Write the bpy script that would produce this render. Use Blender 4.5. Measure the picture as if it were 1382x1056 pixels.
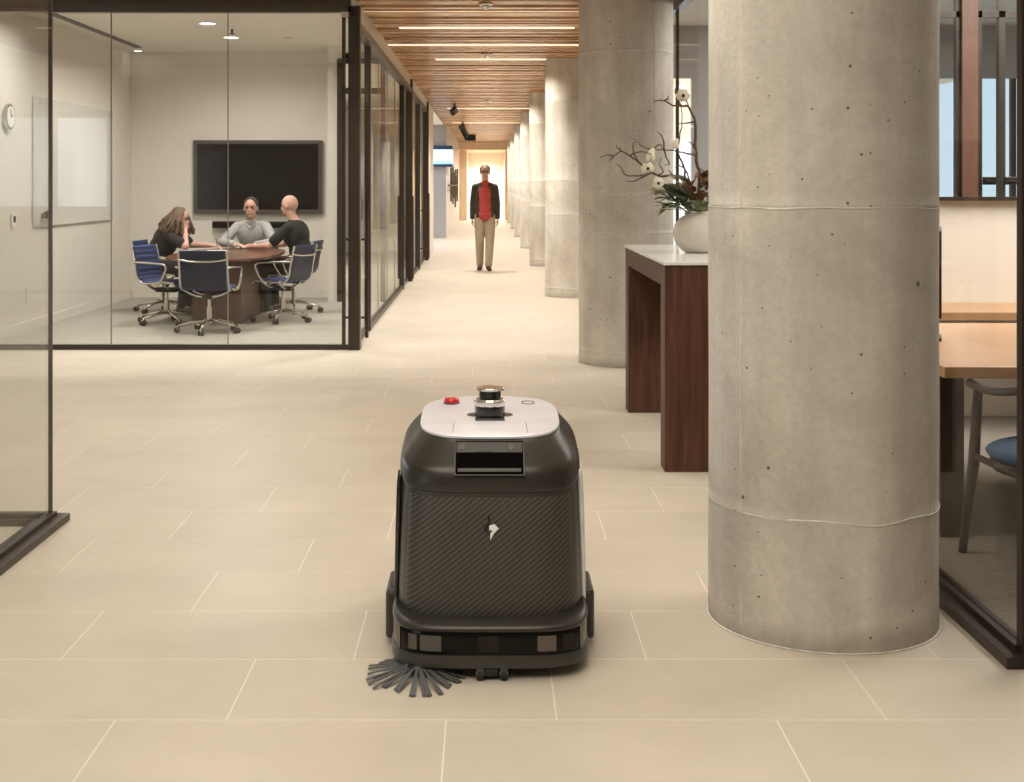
import bpy, bmesh, math, random
from mathutils import Vector, Matrix, noise
random.seed(7)
PI = math.pi
for o in list(bpy.data.objects):
    bpy.data.objects.remove(o)
S = bpy.context.scene
C = S.collection

# ------------------------------------------------------------------ camera
H = 1.45; F = 1800.0; VX = 657.0; VY = 248.0
cam = bpy.data.cameras.new('camera'); co = bpy.data.objects.new('camera', cam); C.objects.link(co)
cam.sensor_width = 36; cam.lens = 36*F/1382
cam.shift_x = (691-VX)/1382; cam.shift_y = -(528-VY)/1382
cam.clip_end = 200
co.location = (0, 0, H); co.rotation_euler = (PI/2, 0, 0)
S.camera = co
S.view_settings.view_transform = 'Standard'; S.view_settings.look = 'None'
S.view_settings.gamma = 1; S.view_settings.exposure = 0.0
try: S.view_settings.use_curve_mapping = False
except Exception: pass

# ------------------------------------------------------------------ world
W = bpy.data.worlds.new('world'); S.world = W; W.use_nodes = True
wn = W.node_tree; bg = wn.nodes['Background']
tc = wn.nodes.new('ShaderNodeTexCoord'); sx = wn.nodes.new('ShaderNodeSeparateXYZ'); cr = wn.nodes.new('ShaderNodeValToRGB')
wn.links.new(tc.outputs['Generated'], sx.inputs[0]); wn.links.new(sx.outputs[2], cr.inputs[0]); wn.links.new(cr.outputs[0], bg.inputs[0])
cr.color_ramp.elements[0].position = 0.0; cr.color_ramp.elements[0].color = (.80, .86, .93, 1)
cr.color_ramp.elements[1].position = .6; cr.color_ramp.elements[1].color = (.50, .68, .95, 1)
bg.inputs[1].default_value = 3.2

# ------------------------------------------------------------------ lights
WARM = (1.0, .91, .79); NEUT = (1.0, .95, .88); COOL = (.80, .90, 1.0)
def area(name, loc, sx_, sy_, power, col, rot=(0, 0, 0), spread=PI):
    l = bpy.data.lights.new(name, 'AREA'); l.shape = 'RECTANGLE'; l.size = sx_; l.size_y = sy_; l.energy = power; l.color = col; l.spread = spread
    o = bpy.data.objects.new(name, l); C.objects.link(o); o.location = loc; o.rotation_euler = rot; return o
def spot(name, loc, power, col, ang=80, blend=.6, tilt=(0, 0, 0), rad=.05):
    l = bpy.data.lights.new(name, 'SPOT'); l.energy = power; l.color = col; l.spot_size = math.radians(ang); l.spot_blend = blend; l.shadow_soft_size = rad
    o = bpy.data.objects.new(name, l); C.objects.link(o); o.location = loc; o.rotation_euler = tilt; return o
# added area lights above the frame fill the lobby; spots over the cross corridor
area('lobby_fill', (-.6, 1.6, 3.0), 2.6, 2.6, 98, WARM)
area('lobby_fill', (0.0, 5.0, 3.0), 1.2, 2.0, 42, WARM)
for x, y in ((-4.4, 7.0), (-4.4, 9.2), (-2.9, 7.0), (-2.9, 9.2), (-1.4, 7.4), (-1.4, 9.2), (0, 7.8)):
    spot('cross_corridor_downlight', (x, y, 3.0), 40, WARM, 130, .9)
for x in (-3.6, -2.4, -1.2, 0.0):
    spot('front_downlight', (x, 11.15, 3.0), 105, NEUT, 62, .9)
for i, y in enumerate((13.2, 16.4, 19.6, 22.8, 26.0, 29.2, 32.4, 35.6, 38.8, 42, 45.2, 48.4)):
    spot('corridor_downlight', (-.15, y, 3.0), 260, NEUT, 130, .8)
    spot('column_downlight', (.25, y+.6, 3.0), 70, WARM, 100, .9, (0, math.radians(-25), 0))
for y in (52.6, 54.3, 55.8): spot('end_fill', (0, y, 2.74), 420, NEUT, 150, .9)  # added spots without fixtures, to brighten the end wall
area('recess_light', (-2.4, 32, 2.9), 1.0, 5.0, 110, (.86, .90, 1.0))
for x, y, e in ((-3.75, 12.4, 26), (-2.1, 12.4, 26), (-2.91, 13.90, 32), (-2.90, 15.18, 34)):  # the pair nearest the glass is added fill, hidden by the header
    l = area('meeting_downlight_and_fill', (x, y, 3.108), .16, .16, e, NEUT); l.data.shape = 'DISK'; l.data.spread = math.radians(160)
area('next_room_light', (-2.8, 20.8, 2.95), 1.8, 4.0, 110, WARM)
area('office_light', (3.6, 6.6, 3.05), 1.0, 2.4, 135, NEUT)
area('office_light', (3.2, 11.2, 3.05), 1.6, 1.2, 90, NEUT)

# ------------------------------------------------------------------ materials
def newmat(name):
    m = bpy.data.materials.new(name); m.use_nodes = True
    return m, m.node_tree, m.node_tree.nodes['Principled BSDF']
def N(t, typ, **kw):
    n = t.nodes.new(typ)
    for k, v in kw.items(): setattr(n, k, v)
    return n
def texco(t, scale=(1, 1, 1), kind='Object'):
    a = N(t, 'ShaderNodeTexCoord'); mp = N(t, 'ShaderNodeMapping'); mp.inputs['Scale'].default_value = scale
    t.links.new(a.outputs[kind], mp.inputs[0]); return mp
def ramp(t, src, stops):
    r = N(t, 'ShaderNodeValToRGB'); e = r.color_ramp.elements
    e[0].position, e[0].color = stops[0][0], (*stops[0][1], 1)
    e[1].position, e[1].color = stops[-1][0], (*stops[-1][1], 1)
    for p, c in stops[1:-1]:
        q = e.new(p); q.color = (*c, 1)
    t.links.new(src, r.inputs[0]); return r
def mat(name, col, rough=.5, metal=0, var=0, scale=8, bump=0, spec=None, coat=0, emit=0, stretch=(1, 1, 1)):
    m, t, b = newmat(name)
    b.inputs['Base Color'].default_value = (*col, 1); b.inputs['Roughness'].default_value = rough; b.inputs['Metallic'].default_value = metal
    if spec is not None: b.inputs['Specular IOR Level'].default_value = spec
    if coat: b.inputs['Coat Weight'].default_value = coat; b.inputs['Coat Roughness'].default_value = .1
    if emit: b.inputs['Emission Color'].default_value = (*col, 1); b.inputs['Emission Strength'].default_value = emit
    mp = texco(t, stretch); n = N(t, 'ShaderNodeTexNoise'); n.inputs['Scale'].default_value = scale; n.inputs['Detail'].default_value = 5
    t.links.new(mp.outputs[0], n.inputs[0])
    v = max(var, .02)
    if not emit:
        r = ramp(t, n.outputs[0], [(.3, tuple(c*(1-v) for c in col)), (.7, tuple(min(1, c*(1+v)) for c in col))])
        t.links.new(r.outputs[0], b.inputs['Base Color'])
    if bump:
        bp = N(t, 'ShaderNodeBump'); bp.inputs['Strength'].default_value = bump; bp.inputs['Distance'].default_value = .01
        t.links.new(n.outputs[0], bp.inputs['Height']); t.links.new(bp.outputs[0], b.inputs['Normal'])
    return m
def wood(name, c1, c2, axis=2, scale=3, rough=.4, rand=0):
    m, t, b = newmat(name)
    st = [14, 14, 14]; st[axis] = .8
    mp = texco(t, st); n = N(t, 'ShaderNodeTexNoise'); n.inputs['Scale'].default_value = scale; n.inputs['Detail'].default_value = 6; n.inputs['Distortion'].default_value = .6
    if rand:
        oi = N(t, 'ShaderNodeObjectInfo'); ad = N(t, 'ShaderNodeVectorMath', operation='MULTIPLY_ADD')
        ad.inputs[1].default_value = (37, 37, 37)
        t.links.new(oi.outputs['Random'], ad.inputs[0]); t.links.new(mp.outputs[0], ad.inputs[2]); t.links.new(ad.outputs[0], n.inputs[0])
    else:
        t.links.new(mp.outputs[0], n.inputs[0])
    r = ramp(t, n.outputs[0], [(.3, c1), (.7, c2)])
    out = r.outputs[0]
    if rand:
        hs = N(t, 'ShaderNodeHueSaturation'); mr = N(t, 'ShaderNodeMapRange'); mr.inputs[3].default_value = 1-rand; mr.inputs[4].default_value = 1+rand
        t.links.new(oi.outputs['Random'], mr.inputs[0]); t.links.new(mr.outputs[0], hs.inputs['Value']); t.links.new(out, hs.inputs['Color']); out = hs.outputs[0]
    t.links.new(out, b.inputs['Base Color']); b.inputs['Roughness'].default_value = rough
    return m
def glass(name, tint=(.988, .992, .985), f0=.045, k=.36):
    m = bpy.data.materials.new(name); m.use_nodes = True; t = m.node_tree; t.nodes.clear()
    out = N(t, 'ShaderNodeOutputMaterial'); tr = N(t, 'ShaderNodeBsdfTransparent'); gl = N(t, 'ShaderNodeBsdfGlossy'); mx = N(t, 'ShaderNodeMixShader')
    tr.inputs[0].default_value = (*tint, 1); gl.inputs['Roughness'].default_value = .0
    g = N(t, 'ShaderNodeNewGeometry'); dt = N(t, 'ShaderNodeVectorMath', operation='DOT_PRODUCT'); ab = N(t, 'ShaderNodeMath', operation='ABSOLUTE')
    t.links.new(g.outputs['Normal'], dt.inputs[0]); t.links.new(g.outputs['Incoming'], dt.inputs[1]); t.links.new(dt.outputs['Value'], ab.inputs[0])
    su = N(t, 'ShaderNodeMath', operation='SUBTRACT'); su.inputs[0].default_value = 1; t.links.new(ab.outputs[0], su.inputs[1])
    pw = N(t, 'ShaderNodeMath', operation='POWER'); pw.inputs[1].default_value = 5; t.links.new(su.outputs[0], pw.inputs[0])
    ma = N(t, 'ShaderNodeMath', operation='MULTIPLY_ADD'); ma.inputs[1].default_value = k; ma.inputs[2].default_value = f0; t.links.new(pw.outputs[0], ma.inputs[0])
    t.links.new(ma.outputs[0], mx.inputs[0]); t.links.new(tr.outputs[0], mx.inputs[1]); t.links.new(gl.outputs[0], mx.inputs[2]); t.links.new(mx.outputs[0], out.inputs[0])
    return m
def concrete(name):
    m, t, b = newmat(name)
    mp = texco(t)
    oi = N(t, 'ShaderNodeObjectInfo'); ad = N(t, 'ShaderNodeVectorMath', operation='MULTIPLY_ADD'); ad.inputs[1].default_value = (0, 0, 0)
    t.links.new(oi.outputs['Random'], ad.inputs[0]); t.links.new(mp.outputs[0], ad.inputs[2]); P = ad.outputs[0]
    n1 = N(t, 'ShaderNodeTexNoise'); n1.inputs['Scale'].default_value = 2.2; n1.inputs['Detail'].default_value = 8; n1.inputs['Roughness'].default_value = .6; n1.inputs['Distortion'].default_value = .6
    n2 = N(t, 'ShaderNodeTexNoise'); n2.inputs['Scale'].default_value = 45; n2.inputs['Detail'].default_value = 6
    t.links.new(P, n1.inputs[0]); t.links.new(P, n2.inputs[0])
    r1 = ramp(t, n1.outputs[0], [(.22, (.46, .415, .35)), (.5, (.62, .575, .50)), (.78, (.76, .715, .64))])
    r2 = ramp(t, n2.outputs[0], [(.3, (.93, .93, .93)), (.7, (1.04, 1.04, 1.04))])
    mul = N(t, 'ShaderNodeMix', data_type='RGBA', blend_type='MULTIPLY'); mul.inputs[0].default_value = 1
    t.links.new(r1.outputs[0], mul.inputs[6]); t.links.new(r2.outputs[0], mul.inputs[7])
    # bug holes
    # vertical streaks and a dirty foot
    mps = texco(t, (5, 5, .5)); n3 = N(t, 'ShaderNodeTexNoise'); n3.inputs['Scale'].default_value = 2.0; n3.inputs['Detail'].default_value = 4; t.links.new(mps.outputs[0], n3.inputs[0])
    r3 = ramp(t, n3.outputs[0], [(.3, (.86, .86, .88)), (.7, (1.06, 1.06, 1.05))])
    mu3 = N(t, 'ShaderNodeMix', data_type='RGBA', blend_type='MULTIPLY'); mu3.inputs[0].default_value = 1; t.links.new(mul.outputs[2], mu3.inputs[6]); t.links.new(r3.outputs[0], mu3.inputs[7])
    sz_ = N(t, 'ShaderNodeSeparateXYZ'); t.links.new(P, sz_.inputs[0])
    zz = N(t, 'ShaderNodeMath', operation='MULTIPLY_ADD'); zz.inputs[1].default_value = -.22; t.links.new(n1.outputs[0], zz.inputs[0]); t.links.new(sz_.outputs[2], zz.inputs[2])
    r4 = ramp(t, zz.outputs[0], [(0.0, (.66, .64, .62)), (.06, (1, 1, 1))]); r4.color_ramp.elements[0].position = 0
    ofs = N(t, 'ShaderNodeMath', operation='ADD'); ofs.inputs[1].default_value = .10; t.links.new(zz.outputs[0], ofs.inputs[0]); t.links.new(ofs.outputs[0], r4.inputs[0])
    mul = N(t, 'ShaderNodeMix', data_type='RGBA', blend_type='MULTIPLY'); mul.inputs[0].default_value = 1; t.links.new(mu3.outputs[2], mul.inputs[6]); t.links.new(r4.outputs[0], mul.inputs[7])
    v = N(t, 'ShaderNodeTexVoronoi'); v.inputs['Scale'].default_value = 13; t.links.new(P, v.inputs['Vector'])
    sz = N(t, 'ShaderNodeSeparateColor'); t.links.new(v.outputs['Color'], sz.inputs[0])
    pw = N(t, 'ShaderNodeMath', operation='POWER'); pw.inputs[1].default_value = 2.6; t.links.new(sz.outputs[0], pw.inputs[0])
    mm = N(t, 'ShaderNodeMath', operation='MULTIPLY'); mm.inputs[1].default_value = .11; t.links.new(pw.outputs[0], mm.inputs[0])
    lt = N(t, 'ShaderNodeMath', operation='LESS_THAN'); t.links.new(v.outputs['Distance'], lt.inputs[0]); t.links.new(mm.outputs[0], lt.inputs[1])
    v2 = N(t, 'ShaderNodeTexVoronoi'); v2.inputs['Scale'].default_value = 34; t.links.new(P, v2.inputs['Vector'])
    sz2 = N(t, 'ShaderNodeSeparateColor'); t.links.new(v2.outputs['Color'], sz2.inputs[0])
    pw2 = N(t, 'ShaderNodeMath', operation='POWER'); pw2.inputs[1].default_value = 6; t.links.new(sz2.outputs[0], pw2.inputs[0])
    mm2 = N(t, 'ShaderNodeMath', operation='MULTIPLY'); mm2.inputs[1].default_value = .16; t.links.new(pw2.outputs[0], mm2.inputs[0])
    lt2 = N(t, 'ShaderNodeMath', operation='LESS_THAN'); t.links.new(v2.outputs['Distance'], lt2.inputs[0]); t.links.new(mm2.outputs[0], lt2.inputs[1])
    mx_ = N(t, 'ShaderNodeMath', operation='MAXIMUM'); t.links.new(lt.outputs[0], mx_.inputs[0]); t.links.new(lt2.outputs[0], mx_.inputs[1])
    hole = N(t, 'ShaderNodeMix', data_type='RGBA'); t.links.new(mx_.outputs[0], hole.inputs[0]); t.links.new(mul.outputs[2], hole.inputs[6]); hole.inputs[7].default_value = (.16, .13, .10, 1)
    t.links.new(hole.outputs[2], b.inputs['Base Color']); b.inputs['Roughness'].default_value = .62; b.inputs['Specular IOR Level'].default_value = .35
    sb = N(t, 'ShaderNodeMath', operation='SUBTRACT'); t.links.new(n2.outputs[0], sb.inputs[0]); t.links.new(mx_.outputs[0], sb.inputs[1])
    bp = N(t, 'ShaderNodeBump'); bp.inputs['Strength'].default_value = .35; bp.inputs['Distance'].default_value = .006
    t.links.new(sb.outputs[0], bp.inputs['Height']); t.links.new(bp.outputs[0], b.inputs['Normal'])
    return m
def tilemat(name, joints=False):
    m, t, b = newmat(name)
    g = N(t, 'ShaderNodeNewGeometry')
    n = N(t, 'ShaderNodeTexNoise'); n.inputs['Scale'].default_value = 1.7; n.inputs['Detail'].default_value = 8; n.inputs['Roughness'].default_value = .62; t.links.new(g.outputs['Position'], n.inputs[0])
    r = ramp(t, n.outputs[0], [(.3, (.575, .515, .425)), (.7, (.665, .60, .50))])
    oi = N(t, 'ShaderNodeObjectInfo'); mr = N(t, 'ShaderNodeMapRange'); mr.inputs[3].default_value = .975; mr.inputs[4].default_value = 1.02
    hs = N(t, 'ShaderNodeHueSaturation'); t.links.new(r.outputs[0], hs.inputs['Color'])
    t.links.new(oi.outputs['Random'], mr.inputs[0]); t.links.new(mr.outputs[0], hs.inputs['Value'])
    if joints: hs.inputs['Value'].default_value = 1; t.links.remove(hs.inputs['Value'].links[0])
    t.links.new(hs.outputs[0], b.inputs['Base Color']); b.inputs['Roughness'].default_value = .40; b.inputs['Specular IOR Level'].default_value = .35
    n2 = N(t, 'ShaderNodeTexNoise'); n2.inputs['Scale'].default_value = 90; t.links.new(g.outputs['Position'], n2.inputs[0])
    bp = N(t, 'ShaderNodeBump'); bp.inputs['Strength'].default_value = .03; bp.inputs['Distance'].default_value = .002
    t.links.new(n2.outputs[0], bp.inputs['Height']); t.links.new(bp.outputs[0], b.inputs['Normal'])
    return m
def carbon(name):
    m, t, b = newmat(name)
    a = N(t, 'ShaderNodeTexCoord'); mp = N(t, 'ShaderNodeMapping'); mp.inputs['Rotation'].default_value = (0, math.radians(-52), 0)
    t.links.new(a.outputs['Object'], mp.inputs[0])
    w = N(t, 'ShaderNodeTexWave'); w.bands_direction = 'X'; w.inputs['Scale'].default_value = 24; w.inputs['Distortion'].default_value = .0
    mp2 = N(t, 'ShaderNodeMapping'); mp2.inputs['Rotation'].default_value = (0, math.radians(-10), 0); t.links.new(a.outputs['Object'], mp2.inputs[0])
    w2 = N(t, 'ShaderNodeTexWave'); w2.bands_direction = 'X'; w2.inputs['Scale'].default_value = 60
    t.links.new(mp.outputs[0], w.inputs[0]); t.links.new(mp2.outputs[0], w2.inputs[0])
    mi = N(t, 'ShaderNodeMath', operation='MULTIPLY_ADD'); mi.inputs[1].default_value = .35; t.links.new(w2.outputs['Fac'], mi.inputs[0]); t.links.new(w.outputs['Fac'], mi.inputs[2])
    r = ramp(t, mi.outputs[0], [(.25, (.028, .025, .021)), (1.0, (.085, .077, .063))])
    t.links.new(r.outputs[0], b.inputs['Base Color']); b.inputs['Roughness'].default_value = .42
    bp = N(t, 'ShaderNodeBump'); bp.inputs['Strength'].default_value = .2; bp.inputs['Distance'].default_value = .001
    t.links.new(mi.outputs[0], bp.inputs['Height']); t.links.new(bp.outputs[0], b.inputs['Normal'])
    return m
M = {}
M['tile'] = tilemat('stone_tile'); M['farfloor'] = tilemat('stone_floor_far', True)
M['grout'] = mat('grout', (.86, .81, .72), .7)
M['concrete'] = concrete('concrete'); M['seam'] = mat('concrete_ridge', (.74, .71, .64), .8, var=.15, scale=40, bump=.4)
M['white'] = mat('white_paint', (.82, .775, .70), .35, var=.02, scale=3); M['ceil'] = mat('ceiling_paint', (.82, .78, .70), .6)
M['cream'] = mat('cream_paint', (.72, .66, .56), .5)
M['cool'] = mat('cool_grey_paint', (.42, .42, .44), .5)
M['bronze'] = mat('dark_bronze', (.040, .028, .021), .38, .2, var=.1)
M['bronzetop'] = mat('bronze_header', (.075, .055, .042), .35, .2)
M['glass'] = glass('clear_glass'); M['arglass'] = glass('coated_glass', (.985, .985, .98), .018, .14); M['darkglass'] = glass('grey_glass', (.55, .60, .62), .05)
M['glassedge'] = mat('glass_joint', (.26, .24, .20), .4)
M['slat'] = wood('oak_slat', (.46, .25, .115), (.70, .43, .22), axis=0, rough=.25, rand=.22)
M['plenum'] = mat('plenum', (.75, .55, .34), .8)
M['walnut'] = wood('walnut', (.060, .024, .014), (.125, .055, .033), axis=2, rough=.5); M['walnut'].node_tree.nodes['Principled BSDF'].inputs['Specular IOR Level'].default_value = .25
M['redwood'] = wood('mahogany', (.10, .035, .02), (.19, .075, .045), axis=1, rough=.25)
M['basewood'] = wood('mahogany_base', (.09, .04, .025), (.15, .07, .045), axis=2, rough=.4)
M['oak'] = wood('oak', (.46, .25, .12), (.60, .36, .19), axis=0, rough=.35); M['oakz'] = wood('oak_panel', (.66, .50, .35), (.78, .62, .46), axis=2, rough=.45)
M['brownpost'] = wood('brown_post', (.11, .052, .030), (.16, .08, .05), axis=2, rough=.45)
M['stonewhite'] = mat('white_stone_top', (.80, .82, .80), .18)
M['tvframe'] = mat('tv_frame', (.10, .085, .075), .35, .3); M['screen'] = mat('dark_screen', (.012, .008, .008), .12, spec=.25)
M['black'] = mat('black_plastic', (.012, .011, .010), .35); M['gloss'] = mat('gloss_black', (.009, .008, .007), .07, coat=.6)
M['char'] = mat('charcoal_shell', (.040, .036, .030), .30, .25); M['char2'] = mat('charcoal_soft', (.045, .041, .035), .38, .1)
M['band'] = mat('band_black', (.006, .005, .004), .12, spec=.16); M['matteblack'] = mat('matt_black', (.005, .004, .004), .5, spec=.0); M['carbon'] = carbon('carbon_weave')
M['plate'] = mat('silver_plate', (.76, .75, .81), .30, .15, var=.05, scale=3, stretch=(.2, 3, 1)); M['chrome'] = mat('chrome', (.72, .70, .66), .14, 1.0)
M['alu'] = mat('polished_aluminium', (.74, .71, .65), .20, 1.0)
M['silverstrip'] = mat('silver_strip', (.85, .86, .90), .25, .3)
M['red'] = mat('red_button', (.62, .012, .02), .2, coat=.5); M['whitem'] = mat('white_mark', (.85, .85, .85), .4)
M['sensor'] = mat('sensor_window', (.085, .075, .065), .25); M['sensorb'] = mat('brown_sensor_window', (.12, .09, .075), .25)
M['bristle'] = mat('bristle', (.10, .105, .11), .55); M['rubber'] = mat('rubber', (.015, .014, .013), .6)
M['navy'] = mat('navy_fabric', (.030, .050, .17), .7, var=.12, scale=60, bump=.1); M['navymesh'] = mat('dark_navy_mesh', (.016, .020, .050), .6, var=.1, scale=80)
M['bluefab'] = mat('blue_seat_fabric', (.045, .095, .17), .8, var=.1, scale=60); M['darkwood'] = wood('dark_chair_wood', (.028, .017, .011), (.05, .03, .02), axis=2)
M['carpet'] = mat('office_carpet', (.25, .225, .19), .95, var=.25, scale=50, bump=.2, stretch=(.3, 3, 1)); M['carpet2'] = mat('meeting_carpet', (.36, .34, .29), .9, var=.08, scale=30)
M['vase'] = mat('ceramic', (.60, .55, .48), .35, var=.05, scale=20); M['bark'] = mat('bark', (.10, .065, .045), .8, var=.3, scale=60, bump=.3)
M['petal'] = mat('cream_petal', (.74, .68, .55), .6); M['bud'] = mat('dried_pod', (.36, .27, .19), .7); M['leaf'] = mat('green_leaf', (.24, .28, .18), .5, var=.3, scale=25)
M['leaf2'] = mat('pale_green_leaf', (.58, .57, .36), .5, var=.25, scale=25); M['leafr'] = mat('russet_leaf', (.34, .18, .10), .6, var=.3, scale=25)
M['skin'] = mat('skin', (.52, .29, .20), .5, var=.05); M['skinl'] = mat('fair_skin', (.60, .36, .27), .5, var=.05)
M['hairbrown'] = mat('brown_hair', (.10, .055, .03), .6, var=.3, scale=60, bump=.4); M['hairgrey'] = mat('grey_hair', (.16, .12, .09), .6, var=.25, scale=60); M['hairdark'] = mat('dark_hair', (.05, .032, .022), .6, var=.2, scale=60)
M['blackcloth'] = mat('black_cloth', (.012, .011, .011), .85, var=.2, scale=20, bump=.2); M['darktop'] = mat('dark_brown_cloth', (.028, .021, .020), .85, var=.2, scale=20)
M['greyshirt'] = mat('grey_check_shirt', (.36, .36, .35), .85, var=.28, scale=70); M['redshirt'] = mat('red_shirt', (.40, .05, .045), .8, var=.25, scale=30)
M['jacket'] = mat('dark_olive_jacket', (.035, .027, .017), .75, var=.2, scale=20); M['khaki'] = mat('khaki_trousers', (.36, .29, .20), .8, var=.1, scale=20)
M['trous'] = mat('dark_trousers', (.02, .018, .02), .85); M['shoe'] = mat('dark_shoe', (.03, .02, .015), .4); M['eye'] = mat('eye_dark', (.02, .015, .01), .2)
M['lip'] = mat('lips', (.40, .16, .13), .5)
M['line'] = mat('line_glow', (1.0, .86, .64), .4, emit=1.3); M['lamp'] = mat('lamp_glow', (1.0, .93, .80), .5, emit=9); M['signglow'] = mat('blue_display_glow', (.30, .66, 1.0), .4, emit=1.1); M['signwhite'] = mat('pale_display_glow', (.70, .90, 1.0), .4, emit=1.0); M['signdark'] = mat('dark_blue_display_band', (.02, .06, .14), .3)
M['paper'] = mat('paper', (.85, .84, .80), .6); M['greenpalm'] = mat('palm_green', (.10, .16, .08), .7, var=.2)
M['outdoor'] = mat('pale_roof', (.45, .46, .48), .8)
M['wallart'] = mat('art_rod', (.10, .085, .07), .35, .6)

# ------------------------------------------------------------------ mesh helpers
def obj(name, bm, m, parent=None, smooth=False, auto=None):
    me = bpy.data.meshes.new(name)
    if isinstance(bm, bmesh.types.BMesh):
        bmesh.ops.recalc_face_normals(bm, faces=bm.faces)
        bm.to_mesh(me); bm.free()
    else: me = bm
    for mm in (m if isinstance(m, (list, tuple)) else [m]): me.materials.append(mm)
    if smooth:
        for p in me.polygons: p.use_smooth = True
        if auto is not None:
            try: me.set_sharp_from_angle(angle=math.radians(auto))
            except Exception: pass
    o = bpy.data.objects.new(name, me); C.objects.link(o)
    if parent: o.parent = parent
    return o
def tag(o, label, cat, group=None, kind=None):
    o['label'] = label; o['category'] = cat
    if group: o['group'] = group
    if kind: o['kind'] = kind
    return o
def thing(name, label, cat, loc=(0, 0, 0), rz=0, group=None):
    o = bpy.data.objects.new(name, None); C.objects.link(o); o.location = loc; o.rotation_euler = (0, 0, rz); o.empty_display_size = .05
    return tag(o, label, cat, group)
def struct(name, bm, m, parent=None, **k):
    o = obj(name, bm, m, parent, **k)
    if not parent: o['kind'] = 'structure'
    return o
def sempty(name, loc=(0, 0, 0)):
    o = bpy.data.objects.new(name, None); C.objects.link(o); o.location = loc; o['kind'] = 'structure'; o.empty_display_size = .05; return o
def NB(): return bmesh.new()
def bx(bm, x0, x1, y0, y1, z0, z1, bev=0):
    b2 = bm if not bev else bmesh.new()
    r = bmesh.ops.create_cube(b2, size=1, matrix=Matrix.Translation(((x0+x1)/2, (y0+y1)/2, (z0+z1)/2)) @ Matrix.Diagonal((abs(x1-x0), abs(y1-y0), abs(z1-z0), 1)))
    if bev:
        bmesh.ops.bevel(b2, geom=b2.edges[:], offset=bev, segments=2, affect='EDGES', profile=.5)
        merge(bm, b2)
    return bm
def merge(bm, b2, mtx=None):
    if mtx is not None: bmesh.ops.transform(b2, matrix=mtx, verts=b2.verts)
    me = bpy.data.meshes.new('tmp'); b2.to_mesh(me); b2.free(); bm.from_mesh(me); bpy.data.meshes.remove(me); return bm
def box(*a, bev=0): return bx(NB(), *a, bev=bev)
def cyl(bm, p0, p1, r0, r1=None, seg=16, caps=True):
    p0 = Vector(p0); p1 = Vector(p1); d = p1-p0; r1 = r0 if r1 is None else r1
    q = d.to_track_quat('Z', 'Y').to_matrix()
    A, B = [[bm.verts.new(p+q @ Vector((math.cos(2*PI*k/seg)*r, math.sin(2*PI*k/seg)*r, 0))) for k in range(seg)] for p, r in ((p0, r0), (p1, r1))]
    for k in range(seg): bm.faces.new((A[k], A[(k+1) % seg], B[(k+1) % seg], B[k]))
    if caps: bm.faces.new(A[::-1]); bm.faces.new(B)
    return bm
def sph(bm, c, r, sc=(1, 1, 1), u=16, v=10, rot=None):
    mt = Matrix.Translation(c)
    if rot is not None: mt = mt @ rot.to_4x4()
    mt = mt @ Matrix.Diagonal((sc[0]*r, sc[1]*r, sc[2]*r, 1))
    rows = [[bm.verts.new(mt @ Vector((math.sin(PI*j/v)*math.cos(2*PI*i/u), math.sin(PI*j/v)*math.sin(2*PI*i/u), math.cos(PI*j/v)))) for i in range(u)] for j in range(1, v)]
    a = bm.verts.new(mt @ Vector((0, 0, 1))); b = bm.verts.new(mt @ Vector((0, 0, -1)))
    for i in range(u):
        k = (i+1) % u
        bm.faces.new((a, rows[0][i], rows[0][k])); bm.faces.new((b, rows[-1][k], rows[-1][i]))
        for A, B in zip(rows, rows[1:]): bm.faces.new((A[i], B[i], B[k], A[k]))
    return bm
def tube(bm, pts, r, seg=8, cyclic=False, flat=1.0):
    pts = [Vector(p) for p in pts]; n = len(pts); rs = r if isinstance(r, (list, tuple)) else [r]*n
    rings = []; up = Vector((0, 0, 1))
    prev = None
    for i, p in enumerate(pts):
        a = pts[i-1] if (i or cyclic) else p; b = pts[(i+1) % n] if (i < n-1 or cyclic) else p
        d = (b-a).normalized()
        if prev is None:
            u = d.cross(up);
            if u.length < 1e-3: u = d.cross(Vector((1, 0, 0)))
        else:
            u = prev - d*prev.dot(d)
            if u.length < 1e-4: u = d.cross(up)
        u.normalize(); prev = u; w = d.cross(u)
        rings.append([bm.verts.new(p + (u*math.cos(2*PI*k/seg) + w*math.sin(2*PI*k/seg)*flat)*rs[i]) for k in range(seg)])
    for i in range(n if cyclic else n-1):
        A, B = rings[i], rings[(i+1) % n]
        for k in range(seg): bm.faces.new((A[k], A[(k+1) % seg], B[(k+1) % seg], B[k]))
    if not cyclic: bm.faces.new(rings[0][::-1]); bm.faces.new(rings[-1])
    return bm
def smoothpts(pts, sub=4):
    pts = [Vector(p) for p in pts]; out = []
    for i in range(len(pts)-1):
        p0 = pts[max(i-1, 0)]; p1 = pts[i]; p2 = pts[i+1]; p3 = pts[min(i+2, len(pts)-1)]
        for k in range(sub):
            t = k/sub
            out.append(.5*((2*p1)+(p2-p0)*t+(2*p0-5*p1+4*p2-p3)*t*t+(3*p1-p0-3*p2+p3)*t**3))
    out.append(pts[-1]); return out
def lathe(bm, prof, seg=32, c=(0, 0, 0)):
    rings = []
    for r, z in prof:
        rings.append([bm.verts.new((c[0]+r*math.cos(2*PI*k/seg), c[1]+r*math.sin(2*PI*k/seg), c[2]+z)) for k in range(seg)])
    for A, B in zip(rings, rings[1:]):
        for k in range(seg): bm.faces.new((A[k], A[(k+1) % seg], B[(k+1) % seg], B[k]))
    bm.faces.new(rings[0][::-1]); bm.faces.new(rings[-1]); return bm
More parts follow.
